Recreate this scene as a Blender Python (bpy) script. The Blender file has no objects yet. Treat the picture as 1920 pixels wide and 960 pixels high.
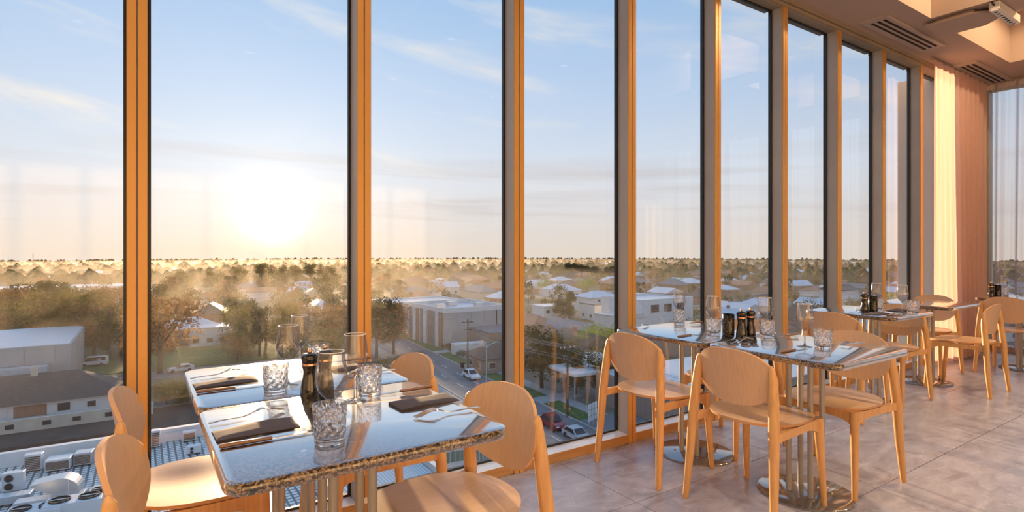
import bpy, math, random
from mathutils import Vector, Matrix
R = math.radians
random.seed(7)
scn = bpy.context.scene
col = scn.collection

# ------------------------------------------------------------------ camera
F_PX, YAW, HOR, EYE = 1043.0, R(33.69), 471.0, 1.22
SY, CY = math.sin(YAW), math.cos(YAW)
cam_d = bpy.data.cameras.new('camera'); cam = bpy.data.objects.new('camera', cam_d); col.objects.link(cam)
cam_d.sensor_width = 36; cam_d.lens = F_PX / 1920 * 36; cam_d.shift_y = -(480 - HOR) / 1920
cam_d.clip_start = 0.02; cam_d.clip_end = 6000
cam.location = (0, 0, EYE); cam.rotation_euler = (R(90), 0, -YAW)
scn.camera = cam
scn.view_settings.view_transform = 'Standard'; scn.view_settings.look = 'None'
scn.view_settings.exposure = 0.22; scn.view_settings.gamma = 1.0
scn.view_settings.use_curve_mapping = False
scn.cycles.max_bounces = 10; scn.cycles.transparent_max_bounces = 24
scn.cycles.diffuse_bounces = 5; scn.cycles.glossy_bounces = 5; scn.cycles.transmission_bounces = 8
scn.cycles.sample_clamp_indirect = 6.0
scn.cycles.caustics_refractive = False; scn.cycles.caustics_reflective = False

SUN = Vector((0.1973, 1.0703, 0.0715)).normalized()

# ------------------------------------------------------------------ world
def srgb(r, g, b):
    f = lambda c: (c / 12.92 if c <= 0.04045 else ((c + 0.055) / 1.055) ** 2.4)
    return (f(r / 255), f(g / 255), f(b / 255), 1)

w = bpy.data.worlds.new('sky'); scn.world = w; w.use_nodes = True
nt = w.node_tree; nt.nodes.clear()
def N(t, typ, **kw):
    n = t.nodes.new(typ)
    for k, v in kw.items(): setattr(n, k, v)
    return n
def mth(t, op, a, b=None, c=None, clamp=False):
    n = t.nodes.new('ShaderNodeMath'); n.operation = op; n.use_clamp = clamp
    for i, x in enumerate((a, b, c)):
        if x is None: continue
        if isinstance(x, (int, float)): n.inputs[i].default_value = x
        else: t.links.new(x, n.inputs[i])
    return n.outputs[0]
def ramp(t, fac, stops, interp='LINEAR'):
    n = t.nodes.new('ShaderNodeValToRGB'); n.color_ramp.interpolation = interp
    el = n.color_ramp.elements
    while len(el) < len(stops): el.new(0.5)
    for e, (p, c) in zip(el, stops): e.position = p; e.color = c
    if fac is not None: t.links.new(fac, n.inputs[0])
    return n.outputs[0]
def mixc(t, fac, a, b, mode='MIX'):
    n = t.nodes.new('ShaderNodeMix'); n.data_type = 'RGBA'; n.blend_type = mode
    if isinstance(fac, (int, float)): n.inputs[0].default_value = fac
    else: t.links.new(fac, n.inputs[0])
    for i, x in ((6, a), (7, b)):
        if isinstance(x, tuple): n.inputs[i].default_value = x
        else: t.links.new(x, n.inputs[i])
    return n.outputs[2]

tc = N(nt, 'ShaderNodeTexCoord')
nrm = N(nt, 'ShaderNodeVectorMath', operation='NORMALIZE'); nt.links.new(tc.outputs['Generated'], nrm.inputs[0])
sep = N(nt, 'ShaderNodeSeparateXYZ'); nt.links.new(nrm.outputs[0], sep.inputs[0])
zz = mth(nt, 'MAXIMUM', sep.outputs[2], 0.0)
base = ramp(nt, zz, [(0.0, srgb(228, 216, 206)), (0.06, srgb(224, 220, 220)), (0.14, srgb(218, 226, 238)),
                     (0.26, srgb(190, 212, 240)), (0.42, srgb(160, 196, 236)), (0.9, srgb(142, 182, 230))])
dot = N(nt, 'ShaderNodeVectorMath', operation='DOT_PRODUCT'); nt.links.new(nrm.outputs[0], dot.inputs[0]); dot.inputs[1].default_value = SUN
ang = mth(nt, 'ARCCOSINE', mth(nt, 'MINIMUM', dot.outputs['Value'], 0.999999))
# clouds: thin streaks, stretched along the horizon
az = mth(nt, 'ARCTAN2', sep.outputs[0], sep.outputs[1])
elv = mth(nt, 'ARCSINE', sep.outputs[2])
def cloud(sx, sz, skew, off, lo, hi, detail=5.0, rough=0.55):
    cb = N(nt, 'ShaderNodeCombineXYZ')
    nt.links.new(mth(nt, 'MULTIPLY', az, sx), cb.inputs[0])
    nt.links.new(mth(nt, 'MULTIPLY', mth(nt, 'ADD', elv, mth(nt, 'MULTIPLY', az, skew)), sz), cb.inputs[1])
    cb.inputs[2].default_value = off
    no = N(nt, 'ShaderNodeTexNoise'); no.inputs['Scale'].default_value = 1.0; no.inputs['Detail'].default_value = detail; no.inputs['Roughness'].default_value = rough
    no.inputs['Distortion'].default_value = 0.4
    nt.links.new(cb.outputs[0], no.inputs['Vector'])
    mr = N(nt, 'ShaderNodeMapRange'); mr.interpolation_type = 'SMOOTHSTEP'
    mr.inputs['From Min'].default_value = lo; mr.inputs['From Max'].default_value = hi
    nt.links.new(no.outputs[0], mr.inputs['Value'])
    return mr.outputs[0]
def band(e0, e1, e2, e3):
    return ramp(nt, mth(nt, 'MULTIPLY', elv, 1.0), [(e0, (0, 0, 0, 1)), (e1, (1, 1, 1, 1)), (e2, (1, 1, 1, 1)), (e3, (0, 0, 0, 1))])
c_hi = mth(nt, 'MULTIPLY', cloud(2.4, 13, 0.22, 12.6, 0.50, 0.80), band(0.07, 0.17, 0.36, 0.60))
skyc = mixc(nt, mth(nt, 'MULTIPLY', c_hi, 0.8), base, srgb(250, 240, 228))
c_lo = mth(nt, 'MULTIPLY', cloud(1.6, 27, 0.02, 2.4, 0.46, 0.74), band(0.015, 0.045, 0.09, 0.20))
skyc = mixc(nt, mth(nt, 'MULTIPLY', c_lo, 0.75), skyc, srgb(196, 184, 182))
# glow of the low sun
g1 = mth(nt, 'POWER', 2.718, mth(nt, 'MULTIPLY', ang, -5.2))
g2 = mth(nt, 'POWER', 2.718, mth(nt, 'MULTIPLY', mth(nt, 'MULTIPLY', ang, ang), -1.0 / (2 * 0.027 ** 2)))
lowz = mth(nt, 'POWER', 2.718, mth(nt, 'MULTIPLY', zz, -16.0))
glow = mixc(nt, lowz, srgb(255, 244, 226), srgb(255, 206, 122))
add = N(nt, 'ShaderNodeVectorMath', operation='SCALE'); nt.links.new(glow, add.inputs[0]); nt.links.new(mth(nt, 'MULTIPLY', g1, 0.42), add.inputs[3])
core = N(nt, 'ShaderNodeVectorMath', operation='SCALE'); core.inputs[0].default_value = (1.0, 0.88, 0.62); nt.links.new(mth(nt, 'MULTIPLY', g2, 2.2), core.inputs[3])
s1 = N(nt, 'ShaderNodeVectorMath', operation='ADD'); nt.links.new(skyc, s1.inputs[0]); nt.links.new(add.outputs[0], s1.inputs[1])
s2 = N(nt, 'ShaderNodeVectorMath', operation='ADD'); nt.links.new(s1.outputs[0], s2.inputs[0]); nt.links.new(core.outputs[0], s2.inputs[1])
bg = N(nt, 'ShaderNodeBackground'); nt.links.new(s2.outputs[0], bg.inputs['Color']); bg.inputs['Strength'].default_value = 0.90
wo = N(nt, 'ShaderNodeOutputWorld'); nt.links.new(bg.outputs[0], wo.inputs[0])

# ------------------------------------------------------------------ sun
sl = bpy.data.lights.new('sun', 'SUN'); so = bpy.data.objects.new('sun', sl); col.objects.link(so)
sl.energy = 12.0; sl.color = (1.0, 0.66, 0.36); sl.angle = R(1.2)
so.rotation_euler = (-SUN).to_track_quat('-Z', 'Y').to_euler(); so.location = (20, 100, 40)

# ------------------------------------------------------------------ materials
MATS = {}
def mat(name, c=(0.5, 0.5, 0.5), rough=0.5, metal=0.0, spec=0.5, **kw):
    if name in MATS: return MATS[name]
    m = bpy.data.materials.new(name); m.use_nodes = True
    p = m.node_tree.nodes['Principled BSDF']
    p.inputs['Base Color'].default_value = (c[0], c[1], c[2], 1)
    p.inputs['Roughness'].default_value = rough; p.inputs['Metallic'].default_value = metal
    p.inputs['Specular IOR Level'].default_value = spec
    for k, v in kw.items(): p.inputs[k].default_value = v
    MATS[name] = m
    return m
def noise_mat(name, stops, scale=20, detail=5, stretch=(1, 1, 1), rough=0.5, bump=0.0, metal=0.0, spec=0.5, coords='Object', distort=0.0, objrand=0.0, rough2=None, **kw):
    m = mat(name, (0.5, 0.5, 0.5), rough, metal, spec, **kw); t = m.node_tree
    p = t.nodes['Principled BSDF']
    tc = N(t, 'ShaderNodeTexCoord'); mp = N(t, 'ShaderNodeMapping'); mp.inputs['Scale'].default_value = stretch
    t.links.new(tc.outputs[coords], mp.inputs[0])
    no = N(t, 'ShaderNodeTexNoise'); no.inputs['Scale'].default_value = scale; no.inputs['Detail'].default_value = detail; no.inputs['Distortion'].default_value = distort
    t.links.new(mp.outputs[0], no.inputs['Vector'])
    fac = no.outputs[0]
    if objrand:
        oi = N(t, 'ShaderNodeObjectInfo')
        off = N(t, 'ShaderNodeVectorMath', operation='SCALE'); off.inputs[3].default_value = 37.0
        cb = N(t, 'ShaderNodeCombineXYZ'); t.links.new(oi.outputs['Random'], cb.inputs[0]); t.links.new(oi.outputs['Random'], cb.inputs[1])
        t.links.new(cb.outputs[0], off.inputs[0]); t.links.new(off.outputs[0], mp.inputs['Location'])
    c = ramp(t, fac, [(a, b if len(b) == 4 else b + (1,)) for a, b in stops])
    if objrand:
        hs = N(t, 'ShaderNodeHueSaturation')
        t.links.new(c, hs.inputs['Color'])
        t.links.new(mth(t, 'ADD', mth(t, 'MULTIPLY', oi.outputs['Random'], objrand), 1.0 - objrand / 2), hs.inputs['Value'])
        c = hs.outputs[0]
    t.links.new(c, p.inputs['Base Color'])
    if bump:
        b = N(t, 'ShaderNodeBump'); b.inputs['Strength'].default_value = bump; b.inputs['Distance'].default_value = 0.002
        t.links.new(fac, b.inputs['Height']); t.links.new(b.outputs[0], p.inputs['Normal'])
    return m

wood = noise_mat('oak_ply', [(0.3, (0.63, 0.40, 0.225)), (0.5, (0.67, 0.435, 0.255)), (0.72, (0.715, 0.475, 0.29))], scale=9, detail=6, stretch=(1.2, 14, 1.6), rough=0.36, objrand=0.10, distort=0.3)
wood_leg = noise_mat('ash_solid', [(0.3, (0.58, 0.30, 0.105)), (0.55, (0.68, 0.37, 0.14)), (0.75, (0.73, 0.42, 0.18))], scale=10, detail=5, stretch=(9, 9, 0.7), rough=0.40, objrand=0.08)
ply_edge = noise_mat('ply_edge', [(0.35, (0.50, 0.25, 0.10)), (0.65, (0.68, 0.38, 0.17))], scale=4, detail=2, stretch=(1, 1, 1), rough=0.45)

def granite():
    m = mat('granite', (0.1, 0.1, 0.1), 0.07, 0, 0.5); t = m.node_tree; p = t.nodes['Principled BSDF']
    tc = N(t, 'ShaderNodeTexCoord')
    vo = N(t, 'ShaderNodeTexVoronoi'); vo.inputs['Scale'].default_value = 230; t.links.new(tc.outputs['Object'], vo.inputs['Vector'])
    no = N(t, 'ShaderNodeTexNoise'); no.inputs['Scale'].default_value = 150; no.inputs['Detail'].default_value = 3; t.links.new(tc.outputs['Object'], no.inputs['Vector'])
    sp = N(t, 'ShaderNodeSeparateColor'); t.links.new(vo.outputs['Color'], sp.inputs[0])
    f = mth(t, 'ADD', mth(t, 'MULTIPLY', sp.outputs[0], 0.6), mth(t, 'MULTIPLY', no.outputs[0], 0.45))
    c = ramp(t, f, [(0.0, (0.010, 0.009, 0.009, 1)), (0.46, (0.020, 0.017, 0.015, 1)), (0.52, (0.13, 0.08, 0.045, 1)), (0.66, (0.26, 0.16, 0.085, 1)), (0.80, (0.30, 0.22, 0.15, 1)), (0.9, (0.03, 0.028, 0.026, 1))])
    t.links.new(c, p.inputs['Base Color'])
    gl = N(t, 'ShaderNodeBsdfGlossy'); gl.inputs['Roughness'].default_value = 0.045; gl.inputs['Color'].default_value = (1.0, 0.97, 0.92, 1)
    lw = N(t, 'ShaderNodeLayerWeight'); lw.inputs[0].default_value = 0.5; mx = N(t, 'ShaderNodeMixShader')
    t.links.new(mth(t, 'ADD', mth(t, 'MULTIPLY', mth(t, 'POWER', lw.outputs['Facing'], 2.2), 2.1), 0.05, clamp=True), mx.inputs[0])
    g2_ = N(t, 'ShaderNodeBsdfGlossy'); g2_.inputs['Roughness'].default_value = 0.24; gm = N(t, 'ShaderNodeMixShader'); gm.inputs[0].default_value = 0.38
    t.links.new(gl.outputs[0], gm.inputs[1]); t.links.new(g2_.outputs[0], gm.inputs[2])
    t.links.new(p.outputs[0], mx.inputs[1]); t.links.new(gm.outputs[0], mx.inputs[2]); t.links.new(mx.outputs[0], t.nodes['Material Output'].inputs[0])
    return m
granite_m = granite()

def glass_pane_mat():
    m = bpy.data.materials.new('window_glass'); m.use_nodes = True; t = m.node_tree; t.nodes.clear()
    o = N(t, 'ShaderNodeOutputMaterial'); mx = N(t, 'ShaderNodeMixShader')
    tr = N(t, 'ShaderNodeBsdfTransparent'); tr.inputs[0].default_value = (0.965, 0.975, 0.97, 1)
    gl = N(t, 'ShaderNodeBsdfGlossy'); gl.inputs['Roughness'].default_value = 0.0
    fr = N(t, 'ShaderNodeFresnel'); fr.inputs[0].default_value = 1.5
    t.links.new(mth(t, 'MULTIPLY', fr.outputs[0], 1.25, clamp=True), mx.inputs[0]); t.links.new(tr.outputs[0], mx.inputs[1]); t.links.new(gl.outputs[0], mx.inputs[2]); t.links.new(mx.outputs[0], o.inputs[0])
    return m
pane_m = glass_pane_mat()
def thin_glass_mat():
    m = bpy.data.materials.new('wine_glass_crystal'); m.use_nodes = True; t = m.node_tree; t.nodes.clear()
    o = N(t, 'ShaderNodeOutputMaterial'); mx = N(t, 'ShaderNodeMixShader')
    tr = N(t, 'ShaderNodeBsdfTransparent');     gl = N(t, 'ShaderNodeBsdfGlossy'); gl.inputs['Roughness'].default_value = 0.02
    lw = N(t, 'ShaderNodeLayerWeight'); lw.inputs[0].default_value = 0.5
    t.links.new(ramp(t, lw.outputs['Facing'], [(0.0, (0.95, 0.95, 0.955, 1)), (0.45, (0.86, 0.86, 0.87, 1)), (0.75, (0.68, 0.68, 0.70, 1)), (1.0, (0.22, 0.22, 0.24, 1))]), tr.inputs[0])
    t.links.new(mth(t, 'ADD', mth(t, 'MULTIPLY', mth(t, 'POWER', lw.outputs['Facing'], 2.2), 0.75), 0.09, clamp=True), mx.inputs[0])
    t.links.new(tr.outputs[0], mx.inputs[1]); t.links.new(gl.outputs[0], mx.inputs[2]); t.links.new(mx.outputs[0], o.inputs[0])
    return m
thin_m = thin_glass_mat()
cut_m = bpy.data.materials.new('cut_crystal'); cut_m.use_nodes = True
_p = cut_m.node_tree.nodes['Principled BSDF']; _p.inputs['Base Color'].default_value = (0.98, 0.985, 0.99, 1); _p.inputs['Roughness'].default_value = 0.01
_p.inputs['Transmission Weight'].default_value = 1.0; _p.inputs['IOR'].default_value = 1.45
rim_m = mat('painted_rim_glint', (0.92, 0.92, 0.93), 0.12, 0.0, 0.9)  # near-white colour stands in for light glinting along the rim
_t = cut_m.node_tree; _mx = N(_t, 'ShaderNodeMixShader'); _mx.inputs[0].default_value = 0.12; _tr = N(_t, 'ShaderNodeBsdfTransparent'); _tr.inputs[0].default_value = (0.97, 0.97, 0.98, 1)
_t.links.new(_p.outputs[0], _mx.inputs[1]); _t.links.new(_tr.outputs[0], _mx.inputs[2]); _t.links.new(_mx.outputs[0], _t.nodes['Material Output'].inputs[0])
steel = mat('stainless_steel', (0.62, 0.61, 0.60), 0.16, 1.0)
satin = noise_mat('satin_steel_pole', [(0.3, (0.36, 0.345, 0.32)), (0.7, (0.44, 0.42, 0.39))], scale=8, stretch=(30, 30, 1), rough=0.38, metal=0.2)
base_m = mat('polished_base_steel', (0.34, 0.345, 0.355), 0.11, 0.75)
knife_wood = noise_mat('walnut_handle', [(0.3, (0.16, 0.075, 0.03)), (0.7, (0.30, 0.15, 0.065))], scale=40, stretch=(1, 8, 8), rough=0.45)
napkin_m = noise_mat('charcoal_linen', [(0.3, (0.050, 0.040, 0.046)), (0.7, (0.085, 0.070, 0.078))], scale=400, detail=2, rough=0.85, bump=0.3)
mill_m = mat('black_lacquer', (0.006, 0.006, 0.006), 0.08, 0, 0.6, **{'Coat Weight': 0.6, 'Coat Roughness': 0.03})
copper = mat('copper_band', (0.85, 0.50, 0.32), 0.2, 1.0)
def speck_mat():
    m = mat('speckled_black_glass', (0.01, 0.01, 0.01), 0.08); t = m.node_tree; p = t.nodes['Principled BSDF']
    tc = N(t, 'ShaderNodeTexCoord'); vo = N(t, 'ShaderNodeTexVoronoi'); vo.inputs['Scale'].default_value = 170
    t.links.new(tc.outputs['Object'], vo.inputs['Vector'])
    c = ramp(t, vo.outputs['Distance'], [(0.0, (0.62, 0.56, 0.46, 1)), (0.17, (0.30, 0.27, 0.22, 1)), (0.24, (0.008, 0.008, 0.008, 1))])
    t.links.new(c, p.inputs['Base Color']); return m
speck_m = speck_mat()
cap_m = noise_mat('warm_lit_cap', [(0.3, (0.60, 0.31, 0.085)), (0.7, (0.68, 0.36, 0.105))], scale=2, stretch=(1, 1, 0.3), rough=0.38, metal=0.25)  # warm room light on the front faces is put into this orange
side_m = noise_mat('grey_powder_coat', [(0.3, (0.40, 0.37, 0.34)), (0.7, (0.45, 0.42, 0.385))], scale=3, rough=0.42)
head_m = noise_mat('bronze_grey_head', [(0.3, (0.30, 0.24, 0.17)), (0.7, (0.35, 0.28, 0.20))], scale=3, rough=0.45)
sill_m = mat('white_gloss_sill', (0.86, 0.88, 0.91), 0.18)
gasket = mat('black_gasket', (0.012, 0.012, 0.014), 0.35)
plinth_m = noise_mat('timber_plinth', [(0.3, (0.38, 0.20, 0.075)), (0.55, (0.47, 0.26, 0.10)), (0.75, (0.52, 0.31, 0.13))], scale=5, stretch=(0.8, 8, 14), rough=0.45)
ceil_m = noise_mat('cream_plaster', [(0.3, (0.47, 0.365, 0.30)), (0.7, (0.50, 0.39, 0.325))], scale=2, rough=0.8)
vent_m = mat('vent_enamel', (0.52, 0.42, 0.35), 0.45)
dark_slot = mat('vent_slot_black', (0.01, 0.009, 0.008), 0.8)
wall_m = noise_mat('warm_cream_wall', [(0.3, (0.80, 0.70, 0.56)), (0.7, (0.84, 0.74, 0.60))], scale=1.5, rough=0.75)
lampw = mat('white_lamp_housing', (0.82, 0.78, 0.72), 0.35)
def tile_mat():
    m = mat('pink_grey_terrazzo', (0.4, 0.4, 0.4), 0.30); t = m.node_tree; p = t.nodes['Principled BSDF']
    tc = N(t, 'ShaderNodeTexCoord'); geo = N(t, 'ShaderNodeNewGeometry')
    mp = N(t, 'ShaderNodeMapping'); mp.inputs['Scale'].default_value = (1, 2.2, 1); t.links.new(geo.outputs['Position'], mp.inputs[0])
    n1 = N(t, 'ShaderNodeTexNoise'); n1.inputs['Scale'].default_value = 4.5; n1.inputs['Detail'].default_value = 9; n1.inputs['Roughness'].default_value = 0.68; n1.inputs['Distortion'].default_value = 0.7
    t.links.new(mp.outputs[0], n1.inputs['Vector'])
    c = ramp(t, n1.outputs[0], [(0.28, (0.23, 0.22, 0.26, 1)), (0.46, (0.365, 0.355, 0.415, 1)), (0.58, (0.435, 0.425, 0.49, 1)), (0.75, (0.57, 0.555, 0.62, 1))])
    vo = N(t, 'ShaderNodeTexVoronoi'); vo.inputs['Scale'].default_value = 22; t.links.new(geo.outputs['Position'], vo.inputs['Vector'])
    f = ramp(t, vo.outputs['Distance'], [(0.0, (1, 1, 1, 1)), (0.16, (0.6, 0.6, 0.6, 1)), (0.22, (0, 0, 0, 1))])
    c2 = mixc(t, mth(t, 'MULTIPLY', f, 0.45), c, (0.66, 0.63, 0.62, 1))
    t.links.new(c2, p.inputs['Base Color'])
    t.links.new(mth(t, 'ADD', mth(t, 'MULTIPLY', n1.outputs[0], 0.25), 0.20), p.inputs['Roughness'])
    return m
tile_m = tile_mat()
grout_m = noise_mat('dark_grout', [(0.3, (0.13, 0.11, 0.105)), (0.7, (0.18, 0.155, 0.145))], scale=60, rough=0.9)
def sheer(name, c, trans, transp):
    m = bpy.data.materials.new(name); m.use_nodes = True; t = m.node_tree; t.nodes.clear()
    o = N(t, 'ShaderNodeOutputMaterial')
    tc = N(t, 'ShaderNodeTexCoord'); mp = N(t, 'ShaderNodeMapping'); mp.inputs['Scale'].default_value = (60, 60, 4); t.links.new(tc.outputs['Object'], mp.inputs[0])
    no = N(t, 'ShaderNodeTexNoise'); no.inputs['Scale'].default_value = 4; t.links.new(mp.outputs[0], no.inputs['Vector'])
    cc = ramp(t, no.outputs[0], [(0.3, (c[0] * 0.92, c[1] * 0.92, c[2] * 0.92, 1)), (0.7, (c[0], c[1], c[2], 1))])
    d = N(t, 'ShaderNodeBsdfDiffuse'); tl = N(t, 'ShaderNodeBsdfTranslucent'); tr = N(t, 'ShaderNodeBsdfTransparent')
    t.links.new(cc, d.inputs[0]); t.links.new(cc, tl.inputs[0])
    a = N(t, 'ShaderNodeMixShader'); a.inputs[0].default_value = trans; t.links.new(d.outputs[0], a.inputs[1]); t.links.new(tl.outputs[0], a.inputs[2])
    b = N(t, 'ShaderNodeMixShader'); lw = N(t, 'ShaderNodeLayerWeight'); lw.inputs[0].default_value = 0.5; t.links.new(mth(t, 'MULTIPLY', mth(t, 'POWER', mth(t, 'SUBTRACT', 1.0, lw.outputs['Facing']), 0.8), transp), b.inputs[0]); t.links.new(a.outputs[0], b.inputs[1]); t.links.new(tr.outputs[0], b.inputs[2])
    t.links.new(b.outputs[0], o.inputs[0]); return m
peach_m = sheer('peach_sheer', (0.86, 0.60, 0.52), 0.45, 0.25)
lilac_m = sheer('lilac_sheer', (0.74, 0.66, 0.78), 0.6, 0.80)
print_m = mat('white_glass_print', (0.9, 0.88, 0.85), 0.6)

# ------------------------------------------------------------------ mesh builder
class MB:
    def __init__(s): s.v = []; s.f = []; s.mi = []; s.cur = 0
    def add(s, vs, fs):
        o = len(s.v); s.v += [tuple(v) for v in vs]; s.f += [tuple(i + o for i in f) for f in fs]; s.mi += [s.cur] * len(fs); return s
    def box(s, x0, x1, y0, y1, z0, z1):
        vs = [(x, y, z) for z in (z0, z1) for y in (y0, y1) for x in (x0, x1)]
        return s.add(vs, [(0, 2, 3, 1), (4, 5, 7, 6), (0, 1, 5, 4), (2, 6, 7, 3), (0, 4, 6, 2), (1, 3, 7, 5)])
    def bbox(s, x0, x1, y0, y1, z0, z1, b=0.004):
        # box with chamfered vertical edges and top/bottom edges
        out = lambda i: [(x0 + b, y0 + i), (x1 - b, y0 + i), (x1 - i, y0 + b), (x1 - i, y1 - b), (x1 - b, y1 - i), (x0 + b, y1 - i), (x0 + i, y1 - b), (x0 + i, y0 + b)]
        vs = []
        for z, i in ((z0, b), (z0 + b, 0), (z1 - b, 0), (z1, b)): vs += [(x, y, z) for x, y in out(i if i < b else b * 0.999)]
        fs = [tuple(range(7, -1, -1)), tuple(range(24, 32))]
        for k in range(3):
            for i in range(8):
                j = (i + 1) % 8; fs.append((k * 8 + i, k * 8 + j, k * 8 + 8 + j, k * 8 + 8 + i))
        return s.add(vs, fs)
    def lathe(s, prof, n=32, c=(0, 0, 0), close=True):
        vs = []; fs = []
        for r, z in prof:
            for i in range(n):
                a = 2 * math.pi * i / n; vs.append((c[0] + r * math.cos(a), c[1] + r * math.sin(a), c[2] + z))
        for k in range(len(prof) - 1):
            for i in range(n):
                j = (i + 1) % n; fs.append((k * n + i, k * n + j, k * n + n + j, k * n + n + i))
        if close:
            if prof[0][0] > 1e-5: fs.append(tuple(range(n - 1, -1, -1)))
            m = (len(prof) - 1) * n
            if prof[-1][0] > 1e-5: fs.append(tuple(range(m, m + n)))
        return s.add(vs, fs)
    def tube(s, pts, rad, n=12, cap=True, flat=None):
        pts = [Vector(p) for p in pts]; rs = rad if isinstance(rad, (list, tuple)) else [rad] * len(pts)
        vs = []; fs = []
        for k, p in enumerate(pts):
            d = (pts[min(k + 1, len(pts) - 1)] - pts[max(k - 1, 0)]).normalized()
            up = Vector((0, 0, 1)) if abs(d.z) < 0.9 else Vector((1, 0, 0))
            a = d.cross(up).normalized(); b = a.cross(d).normalized()
            for i in range(n):
                t = 2 * math.pi * i / n
                ra = rs[k]; rb = rs[k] * (flat if flat else 1)
                vs.append(p + a * (ra * math.cos(t)) + b * (rb * math.sin(t)))
        for k in range(len(pts) - 1):
            for i in range(n):
                j = (i + 1) % n; fs.append((k * n + j, k * n + i, k * n + n + i, k * n + n + j))
        if cap:
            fs.append(tuple(range(n))); m = (len(pts) - 1) * n; fs.append(tuple(range(m + n - 1, m - 1, -1)))
        return s.add(vs, fs)
    def prism(s, poly, z0, z1):
        n = len(poly)
        vs = [(x, y, z0) for x, y in poly] + [(x, y, z1) for x, y in poly]
        fs = [tuple(range(n - 1, -1, -1)), tuple(range(n, 2 * n))] + [(i, (i + 1) % n, n + (i + 1) % n, n + i) for i in range(n)]
        return s.add(vs, fs)
    def shell(s, rings, thick, nrm):
        pass
    def mesh(s, name, mats, smooth=False):
        me = bpy.data.meshes.new(name); me.from_pydata(s.v, [], s.f)
        for m in (mats if isinstance(mats, (list, tuple)) else [mats]): me.materials.append(m)
        if any(s.mi): me.polygons.foreach_set('material_index', s.mi)
        if smooth:
            me.polygons.foreach_set('use_smooth', [True] * len(me.polygons))
            if smooth != 'all':
                me.set_sharp_from_angle(angle=R(38))
        me.update(); return me
    def build(s, name, mats, parent=None, loc=None, smooth=False):
        return put(name, s.mesh(name, mats, smooth), parent, loc)
def put(name, me, parent=None, loc=None, rz=0.0):
    o = bpy.data.objects.new(name, me); col.objects.link(o)
    if parent is not None: o.parent = parent
    if loc is not None: o.location = loc
    if rz: o.rotation_euler = (0, 0, rz)
    return o
def tag(o, label=None, cat=None, group=None, kind=None):
    if label: o['label'] = label
    if cat: o['category'] = cat
    if group: o['group'] = group
    if kind: o['kind'] = kind
    return o
def empty(name, loc=(0, 0, 0), rz=0.0):
    o = bpy.data.objects.new(name, None); col.objects.link(o); o.location = loc; o.rotation_euler = (0, 0, rz); o.empty_display_size = 0.1
    return o
def copy_tree(o, parent=None):
    c = o.copy(); col.objects.link(c); c.parent = parent
    for ch in list(o.children): copy_tree(ch, c)
    return c
def struct(o): o['kind'] = 'structure'; return o
def at(u, v, z):
    d = F_PX * (EYE - z) / (v - HOR); r = (u - 960) * d / F_PX
    return Vector((d * SY + r * CY, d * CY - r * SY, z))

# ------------------------------------------------------------------ room shell
YW, YG = 2.53, 2.632                 # front of the mullions, plane of the glass
X0, X1 = -4.2, 8.72                  # left and right end of the room
YB = -6.2                            # back wall
ZS, ZC = 3.27, 3.86                  # perimeter soffit, raised ceiling
PX, PY, TX, TY = 1.184, 0.573, 2.003, 1.915
fl = struct(MB().box(X0, X1, YB, YW + 0.12, -0.3, -0.004).build('floor', grout_m))
tl = MB().bbox(0.002, PX - 0.002, 0.002, PY - 0.002, -0.02, 0.0, 0.0012).mesh('tile', tile_m)
for i in range(-6, 6):
    for j in range(-14, 2):
        x, y = TX + i * PX, TY + j * PY
        if x + PX < X0 or x > X1 - 0.05 or y < YB or y > YW - 0.03: continue
        if y + PY > YW or x + PX > X1 or x < X0:
            xa, xb, yb = max(x, X0) - x, min(x + PX, X1) - x, min(y + PY, YW) - y
            put('tile', MB().bbox(xa + 0.002, xb - 0.002, 0.002, yb - 0.002, -0.02, 0.0, 0.0012).mesh('tile', tile_m), fl, (x, y, 0))
        else: put('tile', tl, fl, (x, y, 0))

SP, MW = 0.873, 0.066
XR = [0.0205 + SP * k for k in range(-5, 9)]            # right edges of the mullions
ZB, ZT = 0.058, 3.20                                      # sill top, head underside
XCOL = 7.66                                               # solid column in the corner
def mullion(k, x):
    e = struct(empty('trim_%d' % (k + 1), (x - MW / 2, YW, 0)))
    MB().bbox(-MW / 2, MW / 2, 0.006, YG - YW - 0.002, 0.0, ZS, 0.002).build('mullion_body', side_m, e)
    MB().box(-MW / 2, MW / 2, YG - YW - 0.002, YG - YW + 0.024, 0.0, ZS).build('outer_cap', gasket, e)
    for sgn in (-1, 1):
        a, b = (-MW / 2, -0.0022) if sgn < 0 else (0.0022, MW / 2)
        MB().bbox(a, b, -0.006, 0.008, 0.0, ZT + 0.005, 0.002).build('front_cap', cap_m, e)
    return e
for k, x in enumerate(XR): mullion(k, x)
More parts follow.
